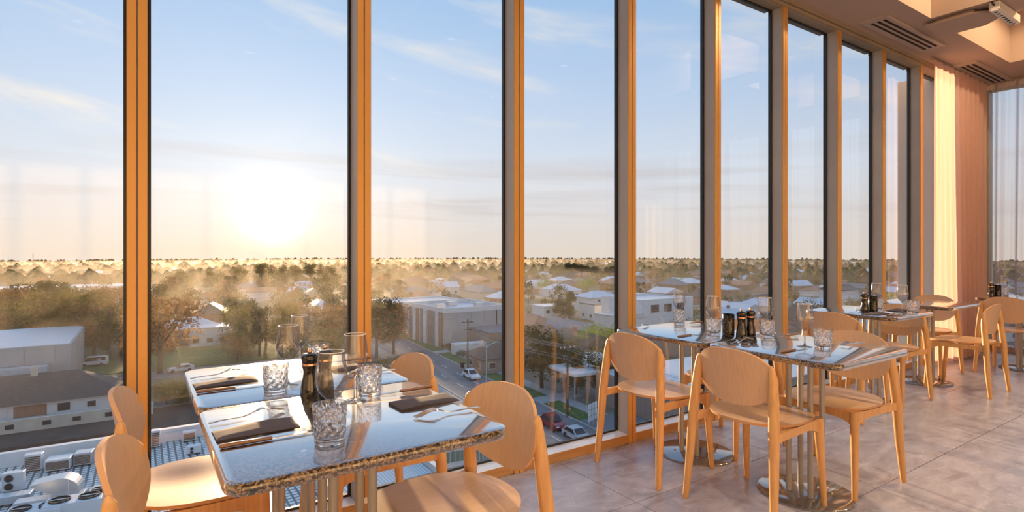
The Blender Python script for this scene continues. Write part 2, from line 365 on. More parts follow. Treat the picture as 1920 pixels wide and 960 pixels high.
# sill, plinth and head run along the whole glazed wall, cut at each mullion
bb = struct(empty('baseboard_window', (0, YW, 0)))
hd = struct(empty('trim_head', (0, YW, 0)))
edges = [(XR[k], XR[k + 1] - MW) for k in range(len(XR) - 1)] + [(XR[-1], XCOL)]
edges = [(X0, XR[0] - MW)] + edges
for n, (a, b) in enumerate(edges):
    if b - a < 0.1: continue
    MB().bbox(a, b, 0.0, 0.016, 0.0, ZB - 0.004, 0.002).build('plinth_board', plinth_m, bb)
    MB().bbox(a, b, -0.002, YG - YW + 0.01, ZB - 0.004, ZB, 0.0015).build('sill_board', sill_m, bb)
    wn = struct(empty('window_%d' % (n + 1), ((a + b) / 2, YG, 0)))
    h = (b - a) / 2
    g = MB()
    t = 0.012
    g.box(-h, -h + t, -0.012, 0.004, ZB, ZT).box(h - t, h, -0.012, 0.004, ZB, ZT).box(-h + t, h - t, -0.012, 0.004, ZB, ZB + t).box(-h + t, h - t, -0.012, 0.004, ZT - t, ZT)
    g.build('window_frame', gasket, wn)
    p = MB().add([(-h + t, 0, ZB + t), (h - t, 0, ZB + t), (h - t, 0, ZT - t), (-h + t, 0, ZT - t)], [(0, 1, 2, 3)]).build('pane', pane_m, wn)
    MB().bbox(a, b, 0.012, YG - YW + 0.06, ZT, ZS, 0.002).build('head_board', head_m, hd)
MB().bbox(X0, XCOL, -0.008, 0.012, ZT + 0.006, ZT + 0.036, 0.002).build('head_fascia', head_m, hd)
MB().bbox(X0, XCOL, -0.020, 0.012, ZT + 0.040, ZS, 0.002).build('head_fascia', head_m, hd)
struct(MB().box(XCOL, X1 + 0.35, YW - 0.02, YW + 0.5, 0, ZS).build('wall_corner', wall_m))
struct(MB().box(X0 - 0.4, X1 + 0.4, YB - 0.2, YB, 0, ZC + 0.2).build('wall_back', wall_m))
struct(MB().box(X0 - 0.2, X0, YB, YW + 0.2, 0, ZC + 0.2).build('wall_left', wall_m))
# right end wall: tall windows behind the sheer curtain
we = struct(empty('wall_right', (X1, 0, 0)))
MB().box(0, 0.2, YB, YW, ZS - 0.06, ZC + 0.2).build('head_panel', wall_m, we)
MB().box(0, 0.2, YB, YW, 0, 0.06).build('plinth_board', plinth_m, we)
MB().box(0, 0.2, YB, -3.3, 0.06, ZS - 0.06).build('wall_panel', wall_m, we)
for y in (-3.3, -2.1, -0.95, 0.2, 1.35, 2.45):
    MB().box(0.0, 0.12, y, y + 0.07, 0.06, ZS - 0.06).build('mullion_body', side_m, we)
for n, y in enumerate((-3.3, -2.1, -0.95, 0.2, 1.35)):
    wn = struct(empty('window_%d' % (20 + n), (X1 + 0.09, y + 0.07, 0)))
    yy = 1.13 if n else 1.13
    MB().add([(0, 0, 0.06), (0, 1.09, 0.06), (0, 1.09, ZS - 0.06), (0, 0, ZS - 0.06)], [(0, 1, 2, 3)]).build('pane', pane_m, wn)

# ceiling: lower soffit along the windows, raised bays behind divided by a cross beam
ce = struct(empty('ceiling', (0, 0, 0)))
YS = 2.03
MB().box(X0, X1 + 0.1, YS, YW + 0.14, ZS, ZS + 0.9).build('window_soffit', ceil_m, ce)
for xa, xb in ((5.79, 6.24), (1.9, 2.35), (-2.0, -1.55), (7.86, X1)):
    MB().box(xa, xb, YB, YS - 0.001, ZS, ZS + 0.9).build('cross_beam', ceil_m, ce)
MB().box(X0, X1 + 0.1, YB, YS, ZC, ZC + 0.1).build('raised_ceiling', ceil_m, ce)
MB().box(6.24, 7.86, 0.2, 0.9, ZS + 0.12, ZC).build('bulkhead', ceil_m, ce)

def vent(xa, xb, label):
    e = tag(empty('ceiling_vent', ((xa + xb) / 2, 2.313, ZS)), label, 'vent', 'ceiling slot vents')
    h = (xb - xa) / 2
    MB().bbox(-h, h, -0.108, 0.108, -0.012, 0.004, 0.003).build('frame', vent_m, e)
    MB().bbox(-h, h, -0.112, -0.102, -0.022, 0.0, 0.002).build('lip', vent_m, e)
    for y in (-0.055, -0.005, 0.045):
        MB().box(-h + 0.08, h - 0.04, y - 0.011, y + 0.011, -0.0135, -0.0125).build('slot', dark_slot, e)
        MB().box(-h + 0.08, h - 0.04, y + 0.012, y + 0.015, -0.019, -0.012).build('blade', vent_m, e)
vent(5.36, 6.63, 'three-slot ceiling air vent nearer the camera, beside the cross beam')
vent(7.46, 8.66, 'three-slot ceiling air vent in the corner above the peach curtain')
# beam panel, its rounded end shaped after a shadow edge, and small spots
pn = tag(empty('ceiling_panel', (6.02, 1.75, ZS)), 'pale panel fixed under the ceiling cross beam, its end cut along a shadow edge', 'ceiling panel')
poly = [(-0.2, 0.34), (-0.2, 0.02)] + [(-0.2 + 0.4 * i / 10, 0.02 - 0.16 * math.sin(math.pi * i / 10)) for i in range(1, 10)] + [(0.2, 0.02), (0.2, 0.34)]
MB().prism(poly[::-1], -0.05, -0.03).build('panel_board', ceil_m, pn)
MB().box(-0.15, 0.15, 0.0, 0.28, -0.03, 0.0).build('mount_block', ceil_m, pn)
lp = tag(empty('linear_spotlight', (6.07, 1.60, ZS)), 'white linear ceiling lamp with a row of small dark lenses', 'ceiling lamp')
MB().bbox(-0.26, 0.26, -0.035, 0.035, -0.075, -0.005, 0.004).build('housing', lampw, lp)
MB().bbox(-0.26, 0.26, -0.022, 0.022, -0.082, -0.074, 0.002).build('trim_ring', lampw, lp)
for i in range(8):
    MB().lathe([(0.0, -0.0835), (0.012, -0.0835), (0.015, -0.080)], 16, (-0.21 + 0.06 * i, 0, 0)).build('lens', dark_slot, lp)
MB().tube([(-0.29, 0, -0.01), (-0.29, 0, -0.03), (-0.26, 0, -0.035)], 0.008, 8).build('cable_gland', dark_slot, lp)

# unseen ceiling lamps, added as warm fill light for the room
dl = None; lens_m = mat('fill_lamp_lens', (0.9, 0.85, 0.75), 0.3)
lens_m.node_tree.nodes['Principled BSDF'].inputs['Emission Color'].default_value = (1, 0.86, 0.66, 1); lens_m.node_tree.nodes['Principled BSDF'].inputs['Emission Strength'].default_value = 1.2
def beam(deg, blend):
    l_ = bpy.data.lights.new('fill_lamp_beam', 'SPOT'); l_.energy = 60; l_.color = (1.0, 0.84, 0.66); l_.spot_size = R(deg); l_.spot_blend = blend; l_.shadow_soft_size = 0.05; return l_
spl, spw = beam(122, 0.6), beam(170, 0.2)
spw.energy = 95; spw.color = (1.0, 0.70, 0.40)  # wide warm pair added to brighten the ceiling recess
for y in (1.0, -0.9, -2.8):
    for x in (-3.0, -0.6, 1.2, 3.2, 5.6 if y > 0 else 5.0, 7.0):
        if dl is None:
            dl = empty('fill_lamp'); MB().lathe([(0.05, 0.0), (0.065, -0.004), (0.065, -0.010), (0.05, -0.012), (0.047, -0.004)], 24, close=False).build('trim_ring', lampw, dl); MB().lathe([(0.0, -0.003), (0.047, -0.003)], 24, close=False).build('lens', lens_m, dl); d_ = dl
        else: d_ = copy_tree(dl)
        d_.location = (x, y, ZC); tag(d_, 'unseen round ceiling lamp added to fill the room with light', 'fill_lamp', 'added fill lamps')
        lo = bpy.data.objects.new('fill_lamp_beam', spw if (y > 0 and x > 5.2) else spl); col.objects.link(lo); lo.location = (x, y, ZC - 0.03)
# ------------------------------------------------------------------ curtains
def curtain(name, p0, p1, z0, z1, depth, per, m, label, seed, lean=0.0):
    rnd = random.Random(seed)
    p0, p1 = Vector(p0), Vector(p1); d = p1 - p0; L = d.length; d.normalize(); nn = Vector((-d.y, d.x))
    n = int(L / 0.012); rows = 14
    ph = [rnd.uniform(0, 6.28) for _ in range(4)]
    vs = []; fs = []
    for k in range(rows + 1):
        f = k / rows; z = z1 + (z0 - z1) * f
        for i in range(n + 1):
            s = L * i / n
            a = depth * (0.62 + 0.55 * f) * (math.sin(2 * math.pi * s / per + ph[0] + 0.7 * math.sin(s * 3.1 + ph[1])) + 0.45 * math.sin(2 * math.pi * s / (per * 0.47) + ph[2] + f * 1.1))
            q = p0 + d * (s + lean * f * (1 - s / L) + 0.02 * f * math.sin(s * 5 + ph[3])) + nn * a
            vs.append((q.x, q.y, z))
    for k in range(rows):
        for i in range(n):
            a = k * (n + 1) + i; fs.append((a, a + 1, a + n + 2, a + n + 1))
    e = tag(empty(name, (p0.x, p0.y, 0)), label, 'curtain')
    o = MB().add([(x - p0.x, y - p0.y, z) for x, y, z in vs], fs).build('fabric', m, e, smooth='all')
    tr = MB(); a = Vector((0, 0)); b = (p1 - p0)
    tr.tube([(0, 0, z1 + 0.012), (b.x, b.y, z1 + 0.012)], 0.010, 8); tr.build('track', head_m, e)
    return e
curtain('curtain', (6.95, 2.42), (8.50, 2.42), 0.015, ZS - 0.03, 0.030, 0.155, peach_m, 'peach sheer curtain hanging in folds beside the last windows', 5, 0.05)
curtain('curtain', (8.58, 2.38), (8.58, -3.4), 0.015, ZS - 0.03, 0.045, 0.20, lilac_m, 'lilac sheer curtain covering the windows of the end wall', 11)

# ------------------------------------------------------------------ chairs
def lerp(a, b, t): return a + (b - a) * t
def shell_from_grid(grid, thick, nu, nv, normal_fn):
    pass
def closed_sheet(pts_top, pts_bot, rings, seg):
    """pts lists: centre + rings*seg points; returns verts, faces of a closed thin body; faces of the rim last"""
    n = 1 + rings * seg; vs = pts_top + pts_bot; fs = []; rim = []
    for i in range(seg):
        j = (i + 1) % seg
        fs.append((0, 1 + i, 1 + j)); fs.append((n, n + 1 + j, n + 1 + i))
        for r in range(rings - 1):
            a, b = 1 + r * seg + i, 1 + r * seg + j
            fs.append((a, a + seg, b + seg, b)); fs.append((n + a, n + b, n + b + seg, n + a + seg))
        a, b = 1 + (rings - 1) * seg + i, 1 + (rings - 1) * seg + j
        rim.append((a, n + a, n + b, b))
    return vs, fs, rim
def make_chair():
    e = empty('dining_chair')
    # seat: rounded at the back, broad and softly cornered in front
    seg, rings = 64, 10
    def seat_outline(a):
        c, s_ = math.cos(a), math.sin(a)
        if c >= 0: ex, rx, ry = 3.4, 0.235, 0.218
        else: ex, rx, ry = 2.25, 0.200, 0.218
        k = (abs(c) ** ex + abs(s_) ** ex) ** (-1 / ex)
        return rx * c * k, ry * s_ * k * (1.0 - 0.06 * max(0, -c * k))
    def seat_z(x, y):
        return 0.445 - 0.010 * math.exp(-((x + 0.04) ** 2 + y * y) / 0.02) + 0.016 * max(0, -x - 0.05) * 4 * max(0, -x - 0.05) * 3 - 0.35 * max(0, x - 0.14) ** 2 * 3
    top = [(0.0, 0.0, seat_z(0, 0))]; bot = [(0.0, 0.0, seat_z(0, 0) - 0.013)]
    for r in range(1, rings + 1):
        t = r / rings
        for i in range(seg):
            x, y = seat_outline(2 * math.pi * i / seg); x, y = x * t, y * t
            top.append((x, y, seat_z(x, y))); bot.append((x * 0.985, y * 0.985, seat_z(x, y) - 0.013))
    vs, fs, rim = closed_sheet(top, bot, rings, seg)
    b = MB(); b.add(vs, fs); b.cur = 1; b.f += rim; b.mi += [1] * len(rim)
    b.build('seat', [wood, ply_edge], e, smooth=True)
    # backrest: egg-shaped bent ply
    def back_outline(a):
        c, s_ = math.cos(a), math.sin(a)          # c: width, s: height
        if s_ >= 0: ex, ry, rz = 2.5, 0.206, 0.137
        else: ex, ry, rz = 2.8, 0.206, 0.124
        k = (abs(c) ** ex + abs(s_) ** ex) ** (-1 / ex)
        h = rz * s_ * k
        return ry * c * k * (1.0 - (0.21 if h < 0 else 0.02) * (abs(h) / rz) ** 1.5), h
    def back_x(y, h): return -0.196 + 0.95 * y * y - 0.155 * h - 0.25 * max(0, h) ** 2
    top = [(back_x(0, 0), 0, 0.636)]; bot = [(back_x(0, 0) - 0.013, 0, 0.636)]
    for r in range(1, rings + 1):
        t = r / rings
        for i in range(seg):
            y, h = back_outline(2 * math.pi * i / seg); y, h = y * t, h * t
            top.append((back_x(y, h), y, 0.636 + h)); bot.append((back_x(y, h) - 0.013, y * 0.99, 0.636 + h * 0.99))
    vs, fs, rim = closed_sheet(top, bot, rings, seg)
    b = MB(); b.add(vs, fs); b.f += rim; b.mi += [1] * len(rim)
    b.build('backrest', [wood, ply_edge], e, smooth=True)
    for sg in (1, -1):
        MB().tube([(0.233, 0.205 * sg, 0), (0.231, 0.204 * sg, 0.01), (0.215, 0.197 * sg, 0.22), (0.203, 0.190 * sg, 0.40), (0.202, 0.189 * sg, 0.428)],
                  [0.0105, 0.013, 0.0175, 0.022, 0.022], 16).build('front_leg', wood_leg, e, smooth=True)
        MB().tube([(-0.238, 0.232 * sg, 0), (-0.236, 0.231 * sg, 0.012), (-0.216, 0.220 * sg, 0.22), (-0.204, 0.212 * sg, 0.42), (-0.190, 0.203 * sg, 0.56), (-0.184, 0.196 * sg, 0.645), (-0.183, 0.190 * sg, 0.70), (-0.186, 0.187 * sg, 0.715)],
                  [0.0115, 0.0142, 0.020, 0.0235, 0.0228, 0.020, 0.0135, 0.005], 16).build('rear_leg', wood_leg, e, smooth=True)
        # side rail, deeper at the front leg, with a soft arch below
        r = MB(); n = 12; vs = []
        for i in range(n + 1):
            t = i / n; x = lerp(0.200, -0.205, t); yc = lerp(0.188, 0.211, t) * sg
            zt = 0.428 - 0.006 * t; zb = 0.388 - 0.035 * max(0, 1 - t / 0.28) ** 2 - 0.006 * max(0, (t - 0.75) / 0.25) ** 2
            for dy in (-0.011, 0.011): vs += [(x, yc + dy, zt), (x, yc + dy, zb)]
        fs = [(0, 1, 3, 2), (4 * n, 4 * n + 2, 4 * n + 3, 4 * n + 1)]
        for i in range(n):
            a = 4 * i; fs += [(a, a + 2, a + 6, a + 4), (a + 1, a + 5, a + 7, a + 3), (a, a + 4, a + 5, a + 1), (a + 2, a + 3, a + 7, a + 6)]
        r.add(vs, fs).build('side_rail', wood_leg, e, smooth=True)
    r = MB(); n = 14; vs = []
    for i in range(n + 1):
        t = i / n; y = lerp(-0.188, 0.188, t); zb = 0.392 - 0.04 * (abs(2 * t - 1)) ** 5
        for dx in (-0.011, 0.011): vs += [(0.200 + dx, y, 0.428), (0.200 + dx, y, zb)]
    fs = [(0, 1, 3, 2), (4 * n, 4 * n + 2, 4 * n + 3, 4 * n + 1)]
    for i in range(n):
        a = 4 * i; fs += [(a, a + 2, a + 6, a + 4), (a + 1, a + 5, a + 7, a + 3), (a, a + 4, a + 5, a + 1), (a + 2, a + 3, a + 7, a + 6)]
    r.add(vs, fs).build('front_rail', wood_leg, e, smooth=True)
    return e
chairs = [
    (0.150, 1.580, -7, 'pale oak chair nearest the camera at the left edge'),
    (0.148, 2.190, -5, 'pale oak chair behind the leftmost chair, close to the glass'),
    (0.815, 1.552, 184, 'oak chair in the foreground right of the nearest granite table, large seat in view'),
    (0.792, 2.230, 182, 'oak chair at the far right of the nearest table, backrest against the road outside'),
    (2.435, 2.180, 0, 'oak chair at the window end of the middle granite table, seen from behind'),
    (2.480, 1.585, 0, 'oak chair in front of the middle granite table, seen from behind, nearest its base'),
    (3.118, 1.530, 180, 'oak chair on the right of the middle granite table, partly under its near corner'),
    (3.118, 2.180, 180, 'oak chair mostly hidden behind the middle table next to the window'),
    (4.455, 2.120, 0, 'oak chair with rounded back between the middle table and the third table'),
    (5.135, 2.110, 180, 'oak chair on the right of the third table, facing the camera'),
    (6.055, 1.865, 90, 'oak chair turned sideways to the window beside the empty fourth table'),
    (6.550, 2.345, 180, 'oak chair in front of the peach curtain behind the empty fourth table'),
    (7.235, 1.850, 0, 'oak chair at the last table before the lilac curtain, seen from behind'),
]
ch0 = make_chair()
for i, (x, y, a, lab) in enumerate(chairs):
    o = ch0 if i == 0 else copy_tree(ch0)
    o.location = (x, y, 0); o.rotation_euler = (0, 0, R(a))
    tag(o, lab, 'chair', 'oak dining chairs')

# ------------------------------------------------------------------ tables
ZT_ = 0.74
def make_table(wx, wy):
    e = empty('bistro_table')
    hx, hy, rc, t = wx / 2, wy / 2, 0.05, 0.032
    rings = []
    for ins, z in ((0.012, -t), (0.004, -t + 0.003), (0.0, -t + 0.011), (0.0, -0.011), (0.004, -0.003), (0.011, 0.0)):
        pts = []
        for cx, cy, a0 in ((1, 1, 0), (-1, 1, 90), (-1, -1, 180), (1, -1, 270)):
            for k in range(9):
                a = R(a0 + k * 11.25); pts.append((cx * (hx - rc) + (rc - ins) * math.cos(a), cy * (hy - rc) + (rc - ins) * math.sin(a), ZT_ + z))
        rings.append(pts)
    n = 36; b = MB(); vs = sum(rings, []); fs = [tuple(range(n - 1, -1, -1)), tuple(range(5 * n, 6 * n))]
    for k in range(5):
        for i in range(n):
            j = (i + 1) % n; fs.append((k * n + i, k * n + j, k * n + n + j, k * n + n + i))
    b.add(vs, fs).build('tabletop', granite_m, e, smooth=True)
    MB().lathe([(0.222, 0.0), (0.224, 0.001), (0.224, 0.006), (0.220, 0.009), (0.0, 0.0095)], 64).build('base_plate', base_m, e, smooth=True)
    for k, (dx, dy) in enumerate(((0.055, 0.055), (-0.055, 0.055), (-0.055, -0.055), (0.055, -0.055))):
        MB().tube([(dx, dy, 0.009), (dx, dy, ZT_ - t)], 0.0135, 20).build('pole', satin, e, smooth=True)
        MB().lathe([(0.008, 0.009), (0.008, 0.012), (0.0, 0.0135)], 10, (dx * 1.55, dy * 1.55, 0)).build('base_screw', steel, e)
    MB().bbox(-0.15, 0.15, -0.15, 0.15, ZT_ - t - 0.006, ZT_ - t, 0.002).build('mounting_plate', satin, e)
    return e
tables = [
    (0.493, 1.595, 'granite table nearest the camera, its speckled front edge in the foreground'),
    (0.493, 2.268, 'granite table pushed against the window behind the nearest table'),
    (2.795, 1.518, 'near granite table of the middle pair, round steel base in view'),
    (2.795, 2.190, 'far granite table of the middle pair, against the window'),
    (4.870, 2.135, 'third granite table along the window, set with dark napkins'),
    (6.090, 2.195, 'bare granite table with nothing on it, fourth along the window'),
    (7.600, 1.830, 'dark granite table at the right edge before the lilac curtain'),
]
tb0 = make_table(0.705, 0.668)
for i, (x, y, lab) in enumerate(tables):
    o = tb0 if i == 0 else copy_tree(tb0)
    o.location = (x, y, 0); tag(o, lab, 'table', 'granite bistro tables')

# ------------------------------------------------------------------ tableware prototypes
def proto_wine():
    e = empty('wine_glass')
    MB().lathe([(0.036, 0.0), (0.036, 0.0012), (0.022, 0.003), (0.008, 0.006), (0.0045, 0.012), (0.0036, 0.03), (0.0036, 0.07), (0.006, 0.082), (0.0, 0.084)], 40).build('foot_and_stem', cut_m, e, smooth='all')
    prof = [(0.004, 0.083), (0.014, 0.088), (0.026, 0.100), (0.036, 0.117), (0.0408, 0.134), (0.0405, 0.150), (0.0385, 0.172), (0.0355, 0.195), (0.0328, 0.214)]
    MB().lathe(prof, 48, close=False).build('bowl', thin_m, e, smooth='all')
    ring = [(0.0328 + 0.0010 * math.cos(a * math.pi / 4), 0.214 + 0.0010 * math.sin(a * math.pi / 4)) for a in range(9)]
    MB().lathe(ring, 48, close=False).build('rim', rim_m, e, smooth='all')
    return e
def proto_tumbler():
    e = empty('cut_glass_tumbler'); n = 24; rows = 9
    vs = []; fs = []
    def rad(z): return lerp(0.0365, 0.0418, z / 0.098)
    zs = [0.0, 0.004, 0.016] + [0.016 + 0.068 * (k + 1) / rows for k in range(rows)] + [0.091, 0.098]
    for k, z in enumerate(zs):
        for i in range(n):
            a = 2 * math.pi * (i + (0.5 if (k % 2 and 2 <= k < len(zs) - 2) else 0)) / n
            r = rad(z) - (0.003 if k == 0 else 0)
            if 3 <= k < len(zs) - 2: r += -0.0026 if ((i + k // 2) % 3 == 0) else 0.0006
            vs.append((r * math.cos(a), r * math.sin(a), z))
    inner = [(0.0385, 0.098), (0.0365, 0.06), (0.0335, 0.018), (0.024, 0.0135)]
    for r, z in inner:
        for i in range(n): a = 2 * math.pi * i / n; vs.append((r * math.cos(a), r * math.sin(a), z))
    K = len(zs) + len(inner)
    for k in range(K - 1):
        for i in range(n):
            j = (i + 1) % n; A, B, C, D = k * n + i, k * n + j, (k + 1) * n + j, (k + 1) * n + i
            if 2 <= k < len(zs) - 2: fs += [(A, B, D), (B, C, D)] if k % 2 == 0 else [(A, B, C), (A, C, D)]
            else: fs.append((A, B, C, D))
    fs.append(tuple(range(n - 1, -1, -1))); fs.append(tuple(range((K - 1) * n, K * n)))
    MB().add(vs, fs).build('cut_glass_body', cut_m, e)
    return e
def proto_mill():
    e = empty('pepper_mill')
    MB().lathe([(0.0295, 0), (0.030, 0.003), (0.0295, 0.02), (0.0265, 0.045), (0.0215, 0.068), (0.0205, 0.080), (0.0225, 0.095), (0.0245, 0.104)], 32).build('body', mill_m, e, smooth=True)
    MB().lathe([(0.0242, 0.104), (0.0255, 0.105), (0.0255, 0.111), (0.0242, 0.112)], 32).build('copper_band', copper, e, smooth=True)
    MB().lathe([(0.0235, 0.112), (0.0262, 0.118), (0.0275, 0.128), (0.0270, 0.136), (0.021, 0.142), (0.006, 0.144)], 32).build('head', mill_m, e, smooth=True)
    MB().lathe([(0.004, 0.143), (0.0065, 0.147), (0.0068, 0.153), (0.004, 0.157), (0.0, 0.1575)], 16).build('knob', copper, e, smooth=True)
    return e
def proto_fork():
    e = empty('dinner_fork')
    L = 0.205
    def zc(x): return 0.0035 + 0.016 * math.exp(-((x - 0.045) / 0.035) ** 2) + 0.003 * math.exp(-((x + 0.06) / 0.04) ** 2)
    b = MB(); vs = []; fs = []; xs = [(-0.1025 + 0.145 * k / 22) for k in range(23)]
    for x in xs:
        t = (x + 0.1025) / 0.145; wd = lerp(0.0065, 0.0030, min(1, t * 1.25)) if t < 0.85 else lerp(0.0030, 0.0125, ((t - 0.85) / 0.15) ** 0.7)
        z = zc(x)
        vs += [(x, -wd, z), (x, wd, z), (x, wd * 0.8, z + 0.0025), (x, -wd * 0.8, z + 0.0025)]
    m = len(xs)
    for k in range(m - 1):
        for i in range(4): j = (i + 1) % 4; fs.append((4 * k + i, 4 * k + j, 4 * k + 4 + j, 4 * k + 4 + i))
    fs += [(3, 2, 1, 0), tuple(4 * (m - 1) + i for i in range(4))]
    b.add(vs, fs).build('handle', steel, e, smooth=True)
    for y in (-0.0105, -0.0035, 0.0035, 0.0105):
        pts = [(x, y, zc(x) + 0.0012) for x in (0.040, 0.055, 0.07, 0.085, 0.1025)]
        MB().tube(pts, [0.0024, 0.0022, 0.002, 0.0017, 0.0008], 6).build('tine', steel, e, smooth=True)
    return e
def proto_knife():
    e = empty('steak_knife')
    b = MB().tube([(-0.115, 0, 0.006), (-0.11, 0, 0.0065), (-0.06, 0, 0.0065), (0.0, 0, 0.006), (0.005, 0, 0.006)], [0.004, 0.0085, 0.0082, 0.0072, 0.006], 12, flat=0.62); b.build('handle', knife_wood, e, smooth=True)
    poly = [(0.004, -0.006), (0.10, -0.0075), (0.118, -0.004), (0.125, 0.005), (0.10, 0.0085), (0.004, 0.0065)]
    MB().prism(poly, 0.0045, 0.0062).build('blade', steel, e)
    return e
def proto_napkin():
    e = empty('folded_napkin'); n, m = 16, 6; vs = []; fs = []
    for lay, (z0, s) in enumerate(((0.0, 1.0), (1.0, 0.985))):
        for j in range(m + 1):
            for i in range(n + 1):
                x = (i / n - 0.5) * 0.204; y = (j / m - 0.5) * 0.100
                edge = max(abs(2 * j / m - 1) ** 6, abs(2 * i / n - 1) ** 10)
                z = 0.0 if lay == 0 else 0.0095 - 0.004 * edge + 0.003 * math.sin(x * 22 + 1) * (j / m)
                y += 0.004 * math.sin(x * 17) * (1 if lay else 0.7)
                vs.append((x * s, y * s, z + 0.0005))
    P = (n + 1) * (m + 1); q = lambda l, i, j: l * P + j * (n + 1) + i
    for j in range(m):
        for i in range(n):
            fs.append((q(0, i, j), q(0, i, j + 1), q(0, i + 1, j + 1), q(0, i + 1, j))); fs.append((q(1, i, j), q(1, i + 1, j), q(1, i + 1, j + 1), q(1, i, j + 1)))
    for i in range(n): fs.append((q(0, i, 0), q(0, i + 1, 0), q(1, i + 1, 0), q(1, i, 0))); fs.append((q(0, i + 1, m), q(0, i, m), q(1, i, m), q(1, i + 1, m)))
    for j in range(m): fs.append((q(0, 0, j + 1), q(0, 0, j), q(1, 0, j), q(1, 0, j + 1))); fs.append((q(0, n, j), q(0, n, j + 1), q(1, n, j + 1), q(1, n, j)))
    MB().add(vs, fs).build('linen_fold', napkin_m, e, smooth=True)
    fold = MB(); fold.tube([(-0.100, -0.048, 0.0035), (-0.03, -0.0495, 0.004), (0.04, -0.0475, 0.0038), (0.100, -0.0485, 0.0035)], 0.0028, 6); fold.build('fold_edge', napkin_m, e, smooth=True)
    return e
def proto_candle():
    e = empty('candle_holder')
    MB().lathe([(0.030, 0), (0.0325, 0.002), (0.0325, 0.122), (0.0315, 0.124), (0.029, 0.122), (0.028, 0.02), (0.0, 0.018)], 36).build('speckled_cup', speck_m, e, smooth=True)
    MB().lathe([(0.026, 0.019), (0.026, 0.07), (0.024, 0.073), (0.0, 0.071)], 24).build('wax', mat('dark_wax', (0.05, 0.035, 0.025), 0.5), e, smooth=True)
    return e
PROTO = {}
def place(kind, fn, x, y, lab, cat, group, rz=0.0, sc=1.0):
    if kind not in PROTO: PROTO[kind] = fn(); o = PROTO[kind]
    else: o = copy_tree(PROTO[kind])
    o.location = (x, y, ZT_); o.rotation_euler = (0, 0, R(rz)); o.scale = (sc, sc, sc)
    tag(o, lab, cat, group); return o
W = lambda x, y, lab, rz=0: place('wine', proto_wine, x, y, lab, 'wine glass', 'printed wine glasses', rz)
T = lambda x, y, lab, rz=0: place('tum', proto_tumbler, x, y, lab, 'tumbler', 'cut glass tumblers', rz)
K = lambda x, y, lab, rz=0: place('knife', proto_knife, x, y, lab, 'knife', 'steak knives', rz)
Fk = lambda x, y, lab, rz=0: place('fork', proto_fork, x, y, lab, 'fork', 'dinner forks', rz)
Nk = lambda x, y, lab, rz=0: place('napkin', proto_napkin, x, y, lab, 'napkin', 'folded charcoal napkins', rz)
Ml = lambda x, y, lab: place('mill', proto_mill, x, y, lab, 'pepper mill', 'black mills with copper bands', random.uniform(0, 360))
Cd = lambda x, y, lab: place('candle', proto_candle, x, y, lab, 'candle holder', 'speckled candle holders')

# lettering fired onto the bowls
def add_print(word='AMA', zc=0.150, size=0.0125):
    cu = bpy.data.curves.new('print', 'FONT'); cu.body = word; cu.size = size; cu.align_x = 'CENTER'; cu.align_y = 'CENTER'; cu.space_character = 1.1
    t = bpy.data.objects.new('print', cu); col.objects.link(t)
    bpy.context.view_layer.update()
    me = bpy.data.meshes.new_from_object(t.evaluated_get(bpy.context.evaluated_depsgraph_get()))
    bpy.data.objects.remove(t)
    for v in me.vertices:
        x, y = v.co.x, v.co.y; z = zc + y * 1.25; r = 0.0402 - (z - 0.150) * 0.10 + 0.0006
        a = x / 0.0405 - math.pi / 2; v.co = (r * math.cos(a), r * math.sin(a), z)
    me.materials.clear(); me.materials.append(print_m); return me
print_me = add_print()

wine = []
# nearest pair of tables
wine.append((W(0.420, 1.494, 'wine glass in front, just behind the nearest cut tumbler'), 215))
T(0.394, 1.415, 'cut-glass tumbler nearest the camera, front of the nearest table')
wine.append((W(0.570, 1.761, 'wine glass right of the two mills on the nearest table'), 60))
T(0.632, 1.803, 'cut-glass tumbler at the right of the nearest table, beside a knife', 40)
T(0.380, 2.017, 'cut-glass tumbler left of the mills, on the nearest tables', 17)
wine.append((W(0.438, 2.100, 'wine glass rising behind the left tumbler of the nearest tables'), 320))
wine.append((W(0.545, 2.397, 'tallest-looking wine glass at the back beside the window, nearest tables'), 70))
T(0.607, 2.347, 'cut-glass tumbler at the back of the nearest tables, behind the mills', 65)
Ml(0.463, 1.898, 'black mill with copper band, left one of the pair on the nearest tables')
Ml(0.525, 1.945, 'black mill with copper band, right one of the pair on the nearest tables')
Fk(0.256, 1.758, 'fork at the left place of the nearest table, tines lifted', 10)
Nk(0.257, 1.622, 'folded dark napkin front left on the nearest table', 1)
K(0.272, 1.514, 'knife with wooden handle front left on the nearest table')
Fk(0.752, 1.470, 'fork at the right place of the nearest table, beside the front corner', 176)
Nk(0.748, 1.622, 'folded dark napkin at the right of the nearest table', 181)
K(0.735, 1.779, 'knife with wooden handle at the right of the nearest table', 180)
Fk(0.254, 2.412, 'fork lying back left on the table by the window', 12)
Nk(0.256, 2.262, 'folded dark napkin back left on the table by the window', 1)
K(0.268, 2.144, 'knife with wooden handle back left, above the table joint')
Nk(0.735, 2.270, 'folded dark napkin back right, half behind the wine glasses', 181)
K(0.735, 2.410, 'knife back right near the mullion on the window table', 180)
Fk(0.745, 2.120, 'fork back right just behind the table joint', 178)
